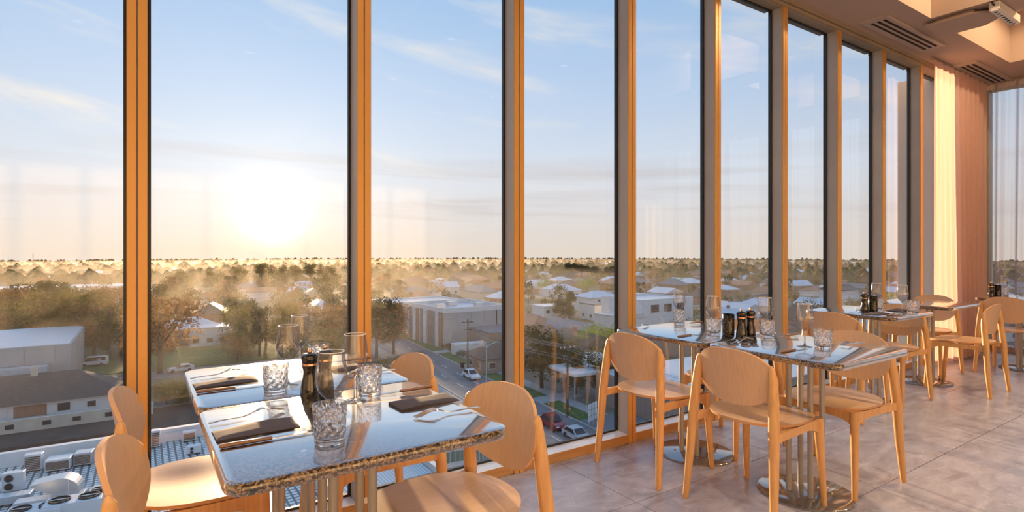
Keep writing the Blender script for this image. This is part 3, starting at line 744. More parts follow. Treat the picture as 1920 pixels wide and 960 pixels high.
# middle pair
T(2.940, 2.432, 'cut-glass tumbler at the window end of the middle tables', 12)
wine.append((W(3.003, 2.483, 'leftmost wine glass on the middle tables, behind a tumbler'), 300))
T(2.743, 2.020, 'cut-glass tumbler left of the black candle holder on the middle tables', 33)
wine.append((W(2.803, 2.072, 'second wine glass from the left on the middle tables'), 350))
Cd(2.772, 1.945, 'black speckled candle holder left of the mills on the middle tables')
Ml(2.800, 1.880, 'black mill with copper band, left one of the pair on the middle tables')
Ml(2.884, 1.882, 'black mill with copper band, right one of the pair on the middle tables')
T(2.911, 1.797, 'cut-glass tumbler right of the mills on the middle tables', 50)
wine.append((W(2.975, 1.846, 'wine glass behind the tumbler right of the mills on the middle tables'), 25))
wine.append((W(2.775, 1.510, 'wine glass standing near the front of the middle tables'), 350))
T(2.785, 1.425, 'cut-glass tumbler nearest the front corner of the middle tables', 21)
Fk(2.585, 2.452, 'fork at the window end of the middle tables', 8)
K(2.590, 2.062, 'knife left of the joint on the middle tables', 3)
Fk(2.640, 1.775, 'fork in front of the mills on the middle tables', 6)
K(2.620, 1.475, 'knife at the front left of the middle tables')
K(3.020, 1.745, 'knife on the right side of the middle tables', 180)
Fk(3.030, 1.400, 'fork at the front right of the middle tables', 176)
K(3.020, 2.400, 'knife at the window end right side of the middle tables', 180)
# third table
Cd(4.845, 2.090, 'black speckled candle holder on the third table')
Ml(4.775, 2.120, 'black mill with copper band on the third table')
T(4.995, 2.120, 'cut-glass tumbler beside the candle holder on the third table', 9)
wine.append((W(5.068, 2.160, 'wine glass beside the candle holder on the third table'), 40))
wine.append((W(4.975, 1.935, 'wine glass at the front of the third table'), 330))
T(4.962, 1.858, 'cut-glass tumbler at the front of the third table', 27)
Nk(4.665, 1.985, 'flat dark napkin at the left of the third table', 1)
Nk(5.080, 2.010, 'flat dark napkin at the right of the third table', 1)
K(4.690, 1.880, 'knife at the front left of the third table')
K(5.090, 2.280, 'knife at the back right of the third table', 180)
Fk(4.650, 2.130, 'fork at the left of the third table')
# last table
Ml(7.465, 2.080, 'black mill with copper band on the last table')
Cd(7.530, 2.045, 'black speckled candle holder on the last table')
T(7.640, 2.020, 'cut-glass tumbler on the last table before the lilac curtain')
wine.append((W(7.720, 2.045, 'wine glass on the last table before the lilac curtain'), 300))
K(7.800, 1.930, 'knife on the last table at the right edge', 180)
Nk(7.800, 1.800, 'dark napkin on the last table at the right edge', 1)
for o, a in wine:
    p = put('lettering', print_me, o); p.rotation_euler = (0, 0, R(a)); p['label'] = 'white printed letters'
# ------------------------------------------------------------------ outside: ground and streets
ZG = -22.8
def zg(x, y): return ZG - 0.0062 * max(0.0, math.hypot(x, y) - 170)
def gp(u, v):
    z = ZG
    for _ in range(8):
        p = at(u, v, z); z = zg(p.x, p.y)
    p.z = zg(p.x, p.y); return p
grass_m = noise_mat('grass', [(0.3, (0.045, 0.085, 0.018)), (0.6, (0.085, 0.14, 0.03)), (0.8, (0.14, 0.16, 0.05))], scale=1.2, detail=8, rough=0.9)
asph_m = noise_mat('asphalt', [(0.3, (0.135, 0.135, 0.145)), (0.7, (0.19, 0.19, 0.205))], scale=0.6, detail=9, rough=0.7)
path_m = noise_mat('concrete_path', [(0.3, (0.30, 0.29, 0.28)), (0.7, (0.40, 0.39, 0.38))], scale=1.0, detail=6, rough=0.8)
ground_m = noise_mat('suburb_ground', [(0.30, (0.07, 0.08, 0.035)), (0.45, (0.13, 0.125, 0.06)), (0.55, (0.21, 0.175, 0.125)), (0.68, (0.28, 0.26, 0.24)), (0.8, (0.12, 0.14, 0.055))], scale=0.035, detail=12, rough=0.95)
dirt_m = noise_mat('dark_yard', [(0.3, (0.030, 0.026, 0.024)), (0.7, (0.065, 0.055, 0.05))], scale=0.5, detail=8, rough=0.9)
white_m = noise_mat('white_render', [(0.3, (0.62, 0.62, 0.62)), (0.7, (0.72, 0.72, 0.71))], scale=0.7, detail=6, rough=0.7)
cream_m = noise_mat('cream_render', [(0.3, (0.50, 0.46, 0.39)), (0.7, (0.60, 0.55, 0.47))], scale=0.7, detail=6, rough=0.8)
grey_m = noise_mat('grey_concrete', [(0.3, (0.34, 0.34, 0.34)), (0.7, (0.43, 0.43, 0.43))], scale=0.25, detail=9, rough=0.8)
def brickish(name, c1, c2, mortar, scale, bw=0.5, bh=0.25, ms=0.02, rough=0.8):
    m = mat(name, c1, rough); t = m.node_tree; p = t.nodes['Principled BSDF']
    tc = N(t, 'ShaderNodeTexCoord'); br = N(t, 'ShaderNodeTexBrick'); br.inputs['Scale'].default_value = scale
    br.inputs['Color1'].default_value = c1 + (1,); br.inputs['Color2'].default_value = c2 + (1,); br.inputs['Mortar'].default_value = mortar + (1,)
    br.inputs['Brick Width'].default_value = bw; br.inputs['Row Height'].default_value = bh; br.inputs['Mortar Size'].default_value = ms; br.offset = 0.5 if bw != bh else 0.0
    t.links.new(tc.outputs['Object'], br.inputs['Vector']); t.links.new(br.outputs['Color'], p.inputs['Base Color']); return m
brick_m = brickish('brown_brick', (0.27, 0.135, 0.085), (0.34, 0.18, 0.12), (0.29, 0.25, 0.22), 2.0)
tile_dark = noise_mat('brown_roof_tiles', [(0.3, (0.075, 0.058, 0.048)), (0.7, (0.125, 0.10, 0.085))], scale=1.5, detail=8, stretch=(1, 6, 6), rough=0.75, bump=0.4)
tile_terra = noise_mat('terracotta_roof_tiles', [(0.3, (0.28, 0.14, 0.09)), (0.7, (0.40, 0.21, 0.135))], scale=1.5, detail=8, stretch=(1, 6, 6), rough=0.75)
roof_grey = noise_mat('slate_roof', [(0.3, (0.15, 0.15, 0.165)), (0.7, (0.22, 0.22, 0.24))], scale=1.5, detail=6, rough=0.6)
roof_light = noise_mat('pale_metal_roof', [(0.3, (0.52, 0.55, 0.60)), (0.7, (0.62, 0.65, 0.70))], scale=0.8, detail=5, stretch=(8, 1, 1), rough=0.35, metal=0.3)
win_m = mat('dark_house_window', (0.03, 0.035, 0.045), 0.08)
paver_m = brickish('roof_pavers', (0.74, 0.73, 0.70), (0.84, 0.83, 0.80), (0.16, 0.155, 0.15), 1.0, 0.42, 0.42, 0.07, 0.45)
galv = mat('galvanised_sheet', (0.55, 0.58, 0.61), 0.3, 0.6)
acw = mat('air_conditioner_enamel', (0.66, 0.67, 0.68), 0.4)
louvre_m = mat('brown_louvre', (0.10, 0.065, 0.04), 0.5)
black_m = mat('matt_black', (0.015, 0.015, 0.015), 0.7)

g = MB(); radii = [6, 12, 25, 50, 80, 120, 170, 230, 320, 450, 650, 950, 1400, 2100, 3200]; na = 48; vs = []
for r in radii:
    for i in range(na + 1):
        a = R(-75 + 240 * i / na); x, y = r * math.sin(a), r * math.cos(a); vs.append((x, y, zg(x, y)))
fs = [(k * (na + 1) + i, (k + 1) * (na + 1) + i, (k + 1) * (na + 1) + i + 1, k * (na + 1) + i + 1) for k in range(len(radii) - 1) for i in range(na)]
struct(tag(g.add(vs, fs).build('ground', ground_m, smooth='all')))

def slab(name, poly, h, m, kind='structure', z=None):
    b = MB(); zz_ = ZG if z is None else z
    o = b.prism(poly, zz_, zz_ + h).build(name, m); o['kind'] = kind; return o
RD = lambda x, y: (x + 0.105 * (y - 60), y)                 # along the main road
slab('road', [RD(41.5, 15), RD(51.0, 15), RD(51.0, 240), RD(41.5, 240)], 0.05, asph_m)
rd = bpy.data.objects['road']
dash = MB().box(-0.07, 0.07, -1.5, 1.5, 0, 0.012).mesh('lane_dash', mat('road_paint', (0.62, 0.62, 0.6), 0.7))
for lane in (44.6, 47.9):
    for k in range(16):
        x, y = RD(lane, 48 + k * 8); o = put('lane_dash', dash, rd, (x, y, ZG + 0.052)); o.rotation_euler = (0, 0, -math.atan(0.105))
slab('verge_grass', [RD(51.4, 15), RD(54.6, 15), RD(54.6, 190), RD(51.4, 190)], 0.09, grass_m)
slab('footpath', [RD(54.8, 15), RD(57.0, 15), RD(57.0, 190), RD(54.8, 190)], 0.10, path_m)
slab('kerb', [RD(51.0, 15), RD(51.35, 15), RD(51.35, 190), RD(51.0, 190)], 0.16, path_m)
slab('kerb', [RD(41.1, 15), RD(41.5, 15), RD(41.5, 190), RD(41.1, 190)], 0.16, path_m)
slab('footpath', [RD(37.5, 15), RD(41.0, 15), RD(41.0, 190), RD(37.5, 190)], 0.10, path_m)
for y0, y1 in ((118, 121), (100, 103.5), (70, 73.5), (44, 60)):
    slab('driveway', [RD(51.4, y0), RD(60, y0), RD(60, y1), RD(51.4, y1)], 0.13, path_m if y0 != 44 else asph_m)
slab('side_road', [(-70, 123.5), (38, 123.5), (38, 131.5), (-70, 131.5)], 0.05, asph_m)
slab('park_grass', [(3, 133), (41, 133), (46, 160), (0, 160)], 0.07, grass_m)
slab('park_grass', [(-34, 134), (-3, 134), (-5, 150), (-36, 150)], 0.07, grass_m)
slab('back_lane', [(-60, 56), (26, 56), (26, 101), (-60, 101)], 0.04, dirt_m)

ORD = ['first', 'second', 'third', 'fourth', 'fifth', 'sixth', 'seventh', 'eighth', 'ninth']
def gap(x, y):
    d = x * SY + y * CY; u = 960 + F_PX * (x * CY - y * SY) / max(d, 1e-3)
    e_ = [260, 672, 972, 1188, 1345, 1470, 1570, 1655, 1725]; k = sum(u > q for q in e_)
    return 'left of the first mullion' if k == 0 else ('right of the ninth mullion' if k == 9 else 'between the %s and %s mullions' % (ORD[k - 1], ORD[k]))
# ------------------------------------------------------------------ trees
def leaf_mat(name, c1, c2):
    m = bpy.data.materials.new(name); m.use_nodes = True; t = m.node_tree; t.nodes.clear(); o = N(t, 'ShaderNodeOutputMaterial')
    oi = N(t, 'ShaderNodeObjectInfo'); geo = N(t, 'ShaderNodeNewGeometry')
    no = N(t, 'ShaderNodeTexNoise'); no.inputs['Scale'].default_value = 0.9; t.links.new(geo.outputs['Position'], no.inputs['Vector'])
    c = ramp(t, mth(t, 'ADD', mth(t, 'MULTIPLY', no.outputs[0], 0.6), mth(t, 'MULTIPLY', oi.outputs['Random'], 0.4)), [(0.2, c1 + (1,)), (0.8, c2 + (1,))])
    d = N(t, 'ShaderNodeBsdfDiffuse'); tl = N(t, 'ShaderNodeBsdfTranslucent'); t.links.new(c, d.inputs[0]); t.links.new(c, tl.inputs[0])
    a = N(t, 'ShaderNodeMixShader'); a.inputs[0].default_value = 0.3; t.links.new(d.outputs[0], a.inputs[1]); t.links.new(tl.outputs[0], a.inputs[2]); t.links.new(a.outputs[0], o.inputs[0]); return m
leafs = {'olive': leaf_mat('olive_leaf', (0.085, 0.085, 0.030), (0.20, 0.165, 0.06)), 'brown': leaf_mat('brown_leaf', (0.16, 0.09, 0.042), (0.30, 0.17, 0.07)),
         'green': leaf_mat('green_leaf', (0.11, 0.19, 0.03), (0.26, 0.36, 0.06)), 'dark': leaf_mat('dark_leaf', (0.045, 0.056, 0.026), (0.10, 0.10, 0.042))}
bark = noise_mat('bark', [(0.3, (0.06, 0.042, 0.03)), (0.7, (0.12, 0.09, 0.065))], scale=4, stretch=(3, 3, 0.5), rough=0.9)
def crown_mesh(seed, shape, n, leaf, m):
    """leaf faces on a cluster of blobs in a unit-height tree"""
    r = random.Random(seed); blobs = []
    for _ in range(20):
        if shape == 'round': a, q, z = r.uniform(0, 6.28), 0.29 * math.sqrt(r.random()), r.uniform(0.22, 0.86); rad = r.uniform(0.10, 0.19) * (1.15 - abs(z - 0.6))
        elif shape == 'tall': a, q, z = r.uniform(0, 6.28), 0.17 * math.sqrt(r.random()), r.uniform(0.20, 0.92); rad = r.uniform(0.08, 0.14)
        elif shape == 'flat': a, q, z = r.uniform(0, 6.28), 0.36 * math.sqrt(r.random()), r.uniform(0.62, 0.90); rad = r.uniform(0.08, 0.14)
        elif shape == 'cone': z = r.uniform(0.18, 0.92); a, q = r.uniform(0, 6.28), 0.20 * (1 - z) * r.random(); rad = 0.05 + 0.15 * (1 - z)
        else: a, q, z = r.uniform(0, 6.28), 0.42 * math.sqrt(r.random()), r.uniform(0.25, 0.72); rad = r.uniform(0.18, 0.28)
        blobs.append((q * math.cos(a), q * math.sin(a), z, rad))
    vs = []; fs = []
    for k in range(n):
        bx, by, bz, br = blobs[k % len(blobs)]
        d = Vector((r.gauss(0, 1), r.gauss(0, 1), r.gauss(0, 1))).normalized()
        c = Vector((bx, by, bz)) + d * br * (r.random() ** 0.33) * Vector((1, 1, 0.85)).length / 1.65
        n1 = (d + Vector((r.gauss(0, .5), r.gauss(0, .5), r.gauss(0, .5)))).normalized(); a = n1.orthogonal().normalized(); a = (Matrix.Rotation(r.uniform(0, 6.28), 3, n1) @ a); b = n1.cross(a)
        s = leaf * r.uniform(0.6, 1.3); o = len(vs)
        vs += [c + a * s, c + b * s * 0.6, c - a * s, c - b * s * 0.6]; fs.append((o, o + 1, o + 2, o + 3))
    return MB().add(vs, fs).mesh('crown', m)
def trunk_mesh(shape):
    top = {'bush': 0.35, 'flat': 0.72, 'tall': 0.75}.get(shape, 0.55); b = MB()
    b.tube([(0, 0, -0.01), (0.006, 0.003, top * 0.5), (-0.004, 0.004, top)], [0.028, 0.02, 0.009], 7)
    for a in (0.4, 2.3, 4.4): b.tube([(0, 0, top * 0.55), (0.13 * math.cos(a), 0.13 * math.sin(a), top * 0.95), (0.18 * math.cos(a), 0.18 * math.sin(a), top * 1.15)], [0.013, 0.008, 0.003], 5)
    return b.mesh('trunk', bark)
TR = {}
for shape in ('round', 'tall', 'flat', 'cone', 'bush'):
    for kind in leafs:
        for q in (0, 1):
            TR[(shape, kind, q)] = (crown_mesh(hash((len(shape), len(kind), q, shape[0] == 'r')) % 1000 + q, shape, 3800 if q == 0 else 800, 0.019 if q == 0 else 0.034, leafs[kind]), trunk_mesh(shape) if q == 0 else None)
for k in TR:
    if TR[k][1] is None: TR[k] = (TR[k][0], TR[(k[0], k[1], 0)][1])
def tree(p, h, wdt, shape, kind, lab, group=None, name='tree', far=False):
    e = empty(name, p, random.uniform(0, 6.28)); e.scale = (h * wdt, h * wdt, h); cm, tm = TR[(shape, kind, 1 if far else 0)]
    put('crown', cm, e); put('trunk', tm, e); tag(e, lab, 'bush' if name == 'shrub' else 'tree', group); return e
TG = 'big trees left of the sun'
for n, (u, v, h, wd, sh, ki) in enumerate([(8, 636, 14, 1.1, 'round', 'brown'), (44, 652, 13, 1.2, 'round', 'olive'), (84, 664, 16.5, 1.15, 'round', 'olive'), (116, 664, 14, 1.0, 'round', 'brown'),
        (146, 672, 16.5, 1.1, 'round', 'olive'), (176, 676, 14, 1.1, 'round', 'brown'), (204, 676, 15, 1.0, 'tall', 'dark'), (226, 668, 13, 1.1, 'round', 'brown'), (60, 610, 15, 1.1, 'round', 'dark'), (190, 606, 13, 1.2, 'round', 'brown'), (130, 604, 14, 1.1, 'round', 'olive')]):
    tree(gp(u, v), h, wd, sh, ki, 'big bare-brown leafy tree in the clump left of the first mullion, behind the grey warehouse', TG)
for u, v, h, wd, sh, ki, lab in [
        (300, 700, 17, 1.15, 'round', 'brown', 'large russet tree just right of the first mullion, reaching above the house roofs'),
        (268, 650, 13, 1.0, 'round', 'dark', 'dark tree half hidden behind the first mullion'),
        (452, 668, 13, 0.9, 'round', 'olive', 'olive tree at the left of the park below the sun'),
        (486, 668, 14, 0.8, 'tall', 'dark', 'slim dark tree in the park below the sun'),
        (528, 664, 13, 1.0, 'round', 'olive', 'broad olive tree in the park right of the slim dark tree'),
        (590, 646, 10, 1.5, 'bush', 'dark', 'rounded dark tree left of the second mullion, behind the wine glasses'),
        (632, 650, 12, 1.1, 'round', 'brown', 'brown tree against the second mullion'),
        (706, 672, 14, 1.1, 'round', 'dark', 'dark tree right of the second mullion'),
        (738, 664, 13, 1.0, 'round', 'brown', 'brown tree between the second mullion and the big grey warehouse'),
        (1016, 728, 11, 1.2, 'round', 'dark', 'dark round tree beside the road under the power lines'),
        (1046, 716, 9, 1.1, 'round', 'olive', 'olive tree behind the round tree beside the road'),
        (1122, 672, 8.5, 1.3, 'bush', 'green', 'bright green round tree left of the third mullion'),
        (1056, 610, 9, 1.1, 'round', 'dark', 'dark tree between the white houses of the third pane'),
        (1070, 596, 10, 0.9, 'tall', 'olive', 'olive tree above the white houses of the third pane'),
        (1102, 548, 10, 1.2, 'bush', 'green', 'yellow-green tree among far roofs in the third pane'),
        (1210, 600, 9, 1.1, 'round', 'brown', 'brown tree left of the white modern building'),
        (1284, 640, 7, 1.2, 'bush', 'olive', 'low olive tree in front of the white modern building'),
        (1080, 740, 8, 1.0, 'tall', 'olive', 'slim olive tree behind the street pole'),
        (1130, 745, 9, 0.9, 'round', 'olive', 'olive tree behind the white sign by the road')]:
    tree(gp(u, v), h, wd, sh, ki, lab)
for n, (u, v, h, wd) in enumerate([(448, 548, 17, 1.1), (490, 546, 18.5, 0.95), (524, 548, 18, 1.1), (556, 549, 17, 1.1), (582, 547, 18, 0.9), (616, 552, 18, 1.1), (400, 552, 15, 1.2), (340, 556, 14, 1.3)]):
    tree(gp(u, v), h, wd, 'tall' if wd < 1 else 'round', 'olive', 'hazy tall tree on the skyline under the setting sun', 'skyline trees below the sun')
for u, v, h in ((1072, 530, 18), (1090, 532, 17), (1110, 531, 15), (1142, 533, 15)):
    tree(gp(u, v), h, 0.9, 'flat', 'dark', 'umbrella-shaped pine on the skyline of the third pane', 'umbrella pines on the skyline')
for u, v, h, wd in ((735, 690, 3.2, 1.3), (760, 684, 3, 1.3), (712, 694, 3.2, 1.3), (785, 674, 2.4, 1.3), (852, 662, 2.2, 1.6), (868, 670, 2.2, 1.6), (842, 655, 2.2, 1.6), (900, 683, 2.2, 1.6), (922, 690, 2.0, 1.6)):
    tree(gp(u, v), h, wd, 'bush', 'dark', 'low dark shrub along the fences of the main road', 'roadside shrubs', 'shrub')
for u, v, h, wd in ((312, 758, 4, 1.2), (338, 752, 3.6, 1.4), (352, 760, 3.4, 1.2)):
    tree(gp(u, v), h, wd, 'bush', 'olive', 'olive garden shrub behind the flat roof, beside the nearest table', 'garden shrubs by the lane', 'shrub')

rr_ = random.Random(4)
for k in range(46):
    u = rr_.uniform(-20, 720); v = rr_.uniform(538, 640); ki = rr_.choice(('brown', 'olive', 'brown', 'dark'))
    if 330 < u < 430 and v > 590: continue
    p = gp(u, v); lab = '%s leafy tree of the %s wooded belt, %s' % (ki, 'far' if v < 590 else 'near', gap(p.x, p.y))
    tree(p, rr_.uniform(9, 15), rr_.uniform(0.9, 1.25), rr_.choice(('round', 'round', 'bush', 'tall')), ki, lab, lab + ' group', far=v < 590)
for k in range(22):
    u = rr_.uniform(432, 650); v = rr_.uniform(640, 678); p = gp(u, v); ki = rr_.choice(('olive', 'brown', 'dark'))
    lab = '%s shrub in the park below the sun, %s' % (ki, gap(p.x, p.y))
    tree(p, rr_.uniform(3.5, 7.5), rr_.uniform(1.0, 1.5), rr_.choice(('bush', 'round')), ki, lab, lab + ' group', 'shrub')
# ------------------------------------------------------------------ houses
def house(p, wdt, dep, h, rh, rz, wm, rm, lab, group=None, style='hip', wins=2, far=False):
    hw, hd = wdt / 2, dep / 2; ov = 0.45
    ridge = max(0.2, hw - hd * (0.95 if style == 'hip' else 0.0) ) if style == 'hip' else hw + ov
    wall = MB().box(-hw, hw, -hd, hd, -0.5, h)
    rf = MB()
    A = [(-hw - ov, -hd - ov, h), (hw + ov, -hd - ov, h), (hw + ov, hd + ov, h), (-hw - ov, hd + ov, h)]
    B = [(x, y, z - 0.18) for x, y, z in A]
    rf.add(A + B + [(-ridge, 0, h + rh), (ridge, 0, h + rh)], [(0, 1, 9, 8), (2, 3, 8, 9), (1, 2, 9), (3, 0, 8), (4, 5, 1, 0), (5, 6, 2, 1), (6, 7, 3, 2), (7, 4, 0, 3), (7, 6, 5, 4)])
    if style == 'flat':
        rf = MB().box(-hw - 0.2, hw + 0.2, -hd - 0.2, hd + 0.2, h, h + 0.35)
    if far:
        b = MB(); b.add(wall.v, wall.f); b.cur = 1; b.add(rf.v, rf.f)
        o = b.build('house', [wm, rm], None, p); o.rotation_euler = (0, 0, rz); return tag(o, lab, 'house', group)
    e = tag(empty('house', p, rz), lab, 'house', group)
    wall.build('wall', wm, e); rf.build('roof', rm, e)
    if style != 'flat': MB().box(hw * 0.3, hw * 0.3 + 0.7, -0.35, 0.35, h + rh * 0.4, h + rh + 0.7).build('chimney', brick_m, e)
    for i in range(wins):
        x = -hw + wdt * (i + 0.5) / wins
        for fl_ in range(max(1, int(h // 2.8))):
            w_ = MB().box(x - 0.75, x + 0.75, -hd - 0.03, -hd + 0.05, 0.9 + 2.8 * fl_, 2.2 + 2.8 * fl_).build('window', white_m, e)
            MB().box(x - 0.66, x + 0.66, -hd - 0.05, -hd - 0.02, 0.99 + 2.8 * fl_, 2.11 + 2.8 * fl_).build('pane', win_m, w_)
    for i in range(max(1, wins - 1)):
        y = -hd + dep * (i + 0.5) / max(1, wins - 1)
        w_ = MB().box(-hw - 0.03, -hw + 0.05, y - 0.7, y + 0.7, 0.9, 2.2).build('window', white_m, e)
        MB().box(-hw - 0.05, -hw - 0.02, y - 0.62, y + 0.62, 0.99, 2.11).build('pane', win_m, w_)
    return e
# long tiled house with white walls behind the lane
hl = tag(empty('house', (-17.5, 107.5, ZG), 0), 'long house with a dark tiled hip roof and white walls beyond the flat roof', 'house')
MB().box(-19, 15.0, -4.5, 4.5, 0, 2.7).build('wall', white_m, hl)
r = MB(); A = [(-20, -5.2, 2.6), (15.8, -5.2, 2.6), (15.8, 5.2, 2.6), (-20, 5.2, 2.6)]
r.add(A + [(-14, 0, 6.0), (9.5, 0, 6.0)], [(0, 1, 5, 4), (2, 3, 4, 5), (1, 2, 5), (3, 0, 4), (3, 2, 1, 0)]).build('roof', tile_dark, hl)
MB().box(4.0, 4.8, -0.5, 0.4, 4.6, 7.0).build('chimney', cream_m, hl)
for x, ww, z0, z1, mm in ((-1.2, 0.7, 1.2, 2.3, win_m), (1.0, 1.1, 0.9, 2.4, white_m), (4.5, 1.9, 0.6, 2.4, brick_m), (8.2, 0.8, 0.9, 2.2, win_m), (11.4, 0.6, 1.0, 2.0, win_m), (-4.5, 1.2, 0.8, 2.0, win_m), (-9, 1.0, 0.9, 2.1, win_m)):
    w_ = MB().box(x - ww, x + ww, -4.56, -4.44, z0, z1).build('window', white_m, hl); MB().box(x - ww + 0.1, x + ww - 0.1, -4.6, -4.5, z0 + 0.1, z1 - 0.1).build('pane', mm, w_)
fe = tag(empty('fence', (-17, 97.5, ZG)), 'low pale rendered fence wall with small openings in front of the long tiled house', 'fence')
MB().box(-20, 18.5, -0.15, 0.15, 0, 1.7).build('fence_wall', cream_m, fe)
for x in (-11, -4.5, -1.5, 2.6, 6.4, 9.6, 13.2, 15.5):
    MB().box(x - 0.45, x + 0.45, -0.2, -0.12, 0.6, 1.2).build('opening', win_m, fe)
fe = tag(empty('fence', (-14, 84, ZG)), 'tall dark paling fence across the lane behind the flat roof', 'fence')
pal = MB().box(-0.09, 0.09, -0.02, 0.02, 0, 1.8).mesh('paling', noise_mat('dark_paling', [(0.3, (0.05, 0.04, 0.034)), (0.7, (0.10, 0.08, 0.068))], scale=2, stretch=(6, 6, 0.6), rough=0.9))
for i in range(150): put('paling', pal, fe, (-18 + 0.2 * i, 0, random.uniform(-0.03, 0.03)))
for z in (0.4, 1.4): MB().box(-18.1, 12, 0.03, 0.1, z, z + 0.1).build('rail', bark, fe)

def shed(name, x0, x1, y0, y1, h, wm, rm, lab, parapet=0.5):
    cx, cy = (x0 + x1) / 2, (y0 + y1) / 2; e = tag(empty(name, (cx, cy, zg(cx, cy))), lab, 'building'); a, b = (x1 - x0) / 2, (y1 - y0) / 2
    MB().box(-a, a, -b, b, -0.6, h - 0.3).build('wall', wm, e); MB().box(-a + 0.3, a - 0.3, -b + 0.3, b - 0.3, h - 0.35, h - 0.2).build('roof', rm, e)
    if parapet:
        t = 0.3
        for q in ((-a, a, -b, -b + t), (-a, a, b - t, b), (-a, -a + t, -b + t, b - t), (a - t, a, -b + t, b - t)): MB().box(q[0], q[1], q[2], q[3], h - 0.3, h + parapet).build('parapet', white_m, e)
    return e, a, b
e, a, b = shed('warehouse', -62, -10, 121.5, 150, 8.4, grey_m, roof_light, 'flat-roofed grey concrete warehouse at the left edge beyond the tiled house', 0)
MB().box(-a, a - 3, -b - 2.5, -b + 0.1, 0, 5.0).build('annexe', roof_light, e)
for x in range(-24, 24, 4): MB().box(x, x + 3.8, -b - 0.1, -b - 0.02, 5.1, 8.0).build('wall_panel', grey_m, e)
e, a, b = shed('warehouse', 61.5, 80.5, 122.5, 144, 9.2, roof_light, roof_light, 'big pale grey warehouse with white parapet beside the main road', 0.8)
for i, x in enumerate((-9.4, -5.6, -1.8, 2.0, 5.6)): MB().box(x, x + 3.9, -b - 0.12, -b - 0.02, 0.2, 8.8).build('wall_panel', grey_m, e)
for i in range(9):
    y = -b + 0.4 + i * 2.3; MB().box(-a - 0.14, -a - 0.02, y, y + (1.5 if i % 2 else 2.0), 0.2, 8.9).build('wall_panel', (brick_m, white_m, roof_grey)[i % 3], e)
for q in ((-7, -2), (-1, 3), (4, -4)): MB().bbox(q[0], q[0] + 2.6, q[1], q[1] + 2, 9.0, 10.2, 0.05).build('roof_unit', galv, e)
shed('brick_building', 66, 92, 168, 186, 7.4, brick_m, roof_light, 'low brown-brick building with white roof behind the big warehouse', 0.3)
shed('long_building', -66, -2, 330, 356, 8.5, cream_m, roof_light, 'long low building with a pale roof line in the left pane', 0)
e, a, b = shed('apartment_building', 128, 152, 120, 138, 8.8, white_m, roof_light, 'white modern two-storey building with balcony right of the third mullion', 0.3)
MB().box(-a - 7, -a, -b - 2, b - 4, -0.5, 4.0).build('wing', white_m, e); MB().box(-a - 7.2, -a, -b - 2.2, b - 4, 4.0, 4.3).build('wing_roof', roof_light, e)
for x in (-8, -2, 4): MB().box(x, x + 3.5, -b - 0.08, -b - 0.01, 5.0, 7.4).build('window', win_m, e)
MB().box(-a - 7, -a - 1, -b - 2, -b - 1.9, 4.3, 5.3).build('balcony_screen', roof_light, e)
e, a, b = shed('flat_roof_building', 60, 96, 46, 66, 5.2, brick_m, roof_light, 'low building with a wide flat blue-grey roof beneath the middle table', 0)
shed('flat_roof_building', 100, 122, 78, 92, 5.0, brick_m, roof_light, 'low shop with a pale flat roof beyond the middle table', 0.2)
def canopy(u, v, w_, d_, h, lab):
    p = gp(u, v); e = tag(empty('canopy', p, R(-6)), lab, 'canopy'); MB().bbox(-w_ / 2, w_ / 2, -d_ / 2, d_ / 2, h, h + 0.5, 0.05).build('roof', white_m, e)
    for x in (-w_ * 0.38, w_ * 0.38):
        for y in (-d_ * .35, d_ * .35): MB().tube([(x, y, 0), (x, y, h)], 0.12, 8).build('post', grey_m, e)
canopy(1085, 742, 7, 8, 4.2, 'white flat canopy on posts beside the road, nearer one')
canopy(1100, 718, 9, 6, 4.4, 'white flat canopy roof on posts, the farther one behind the power lines')
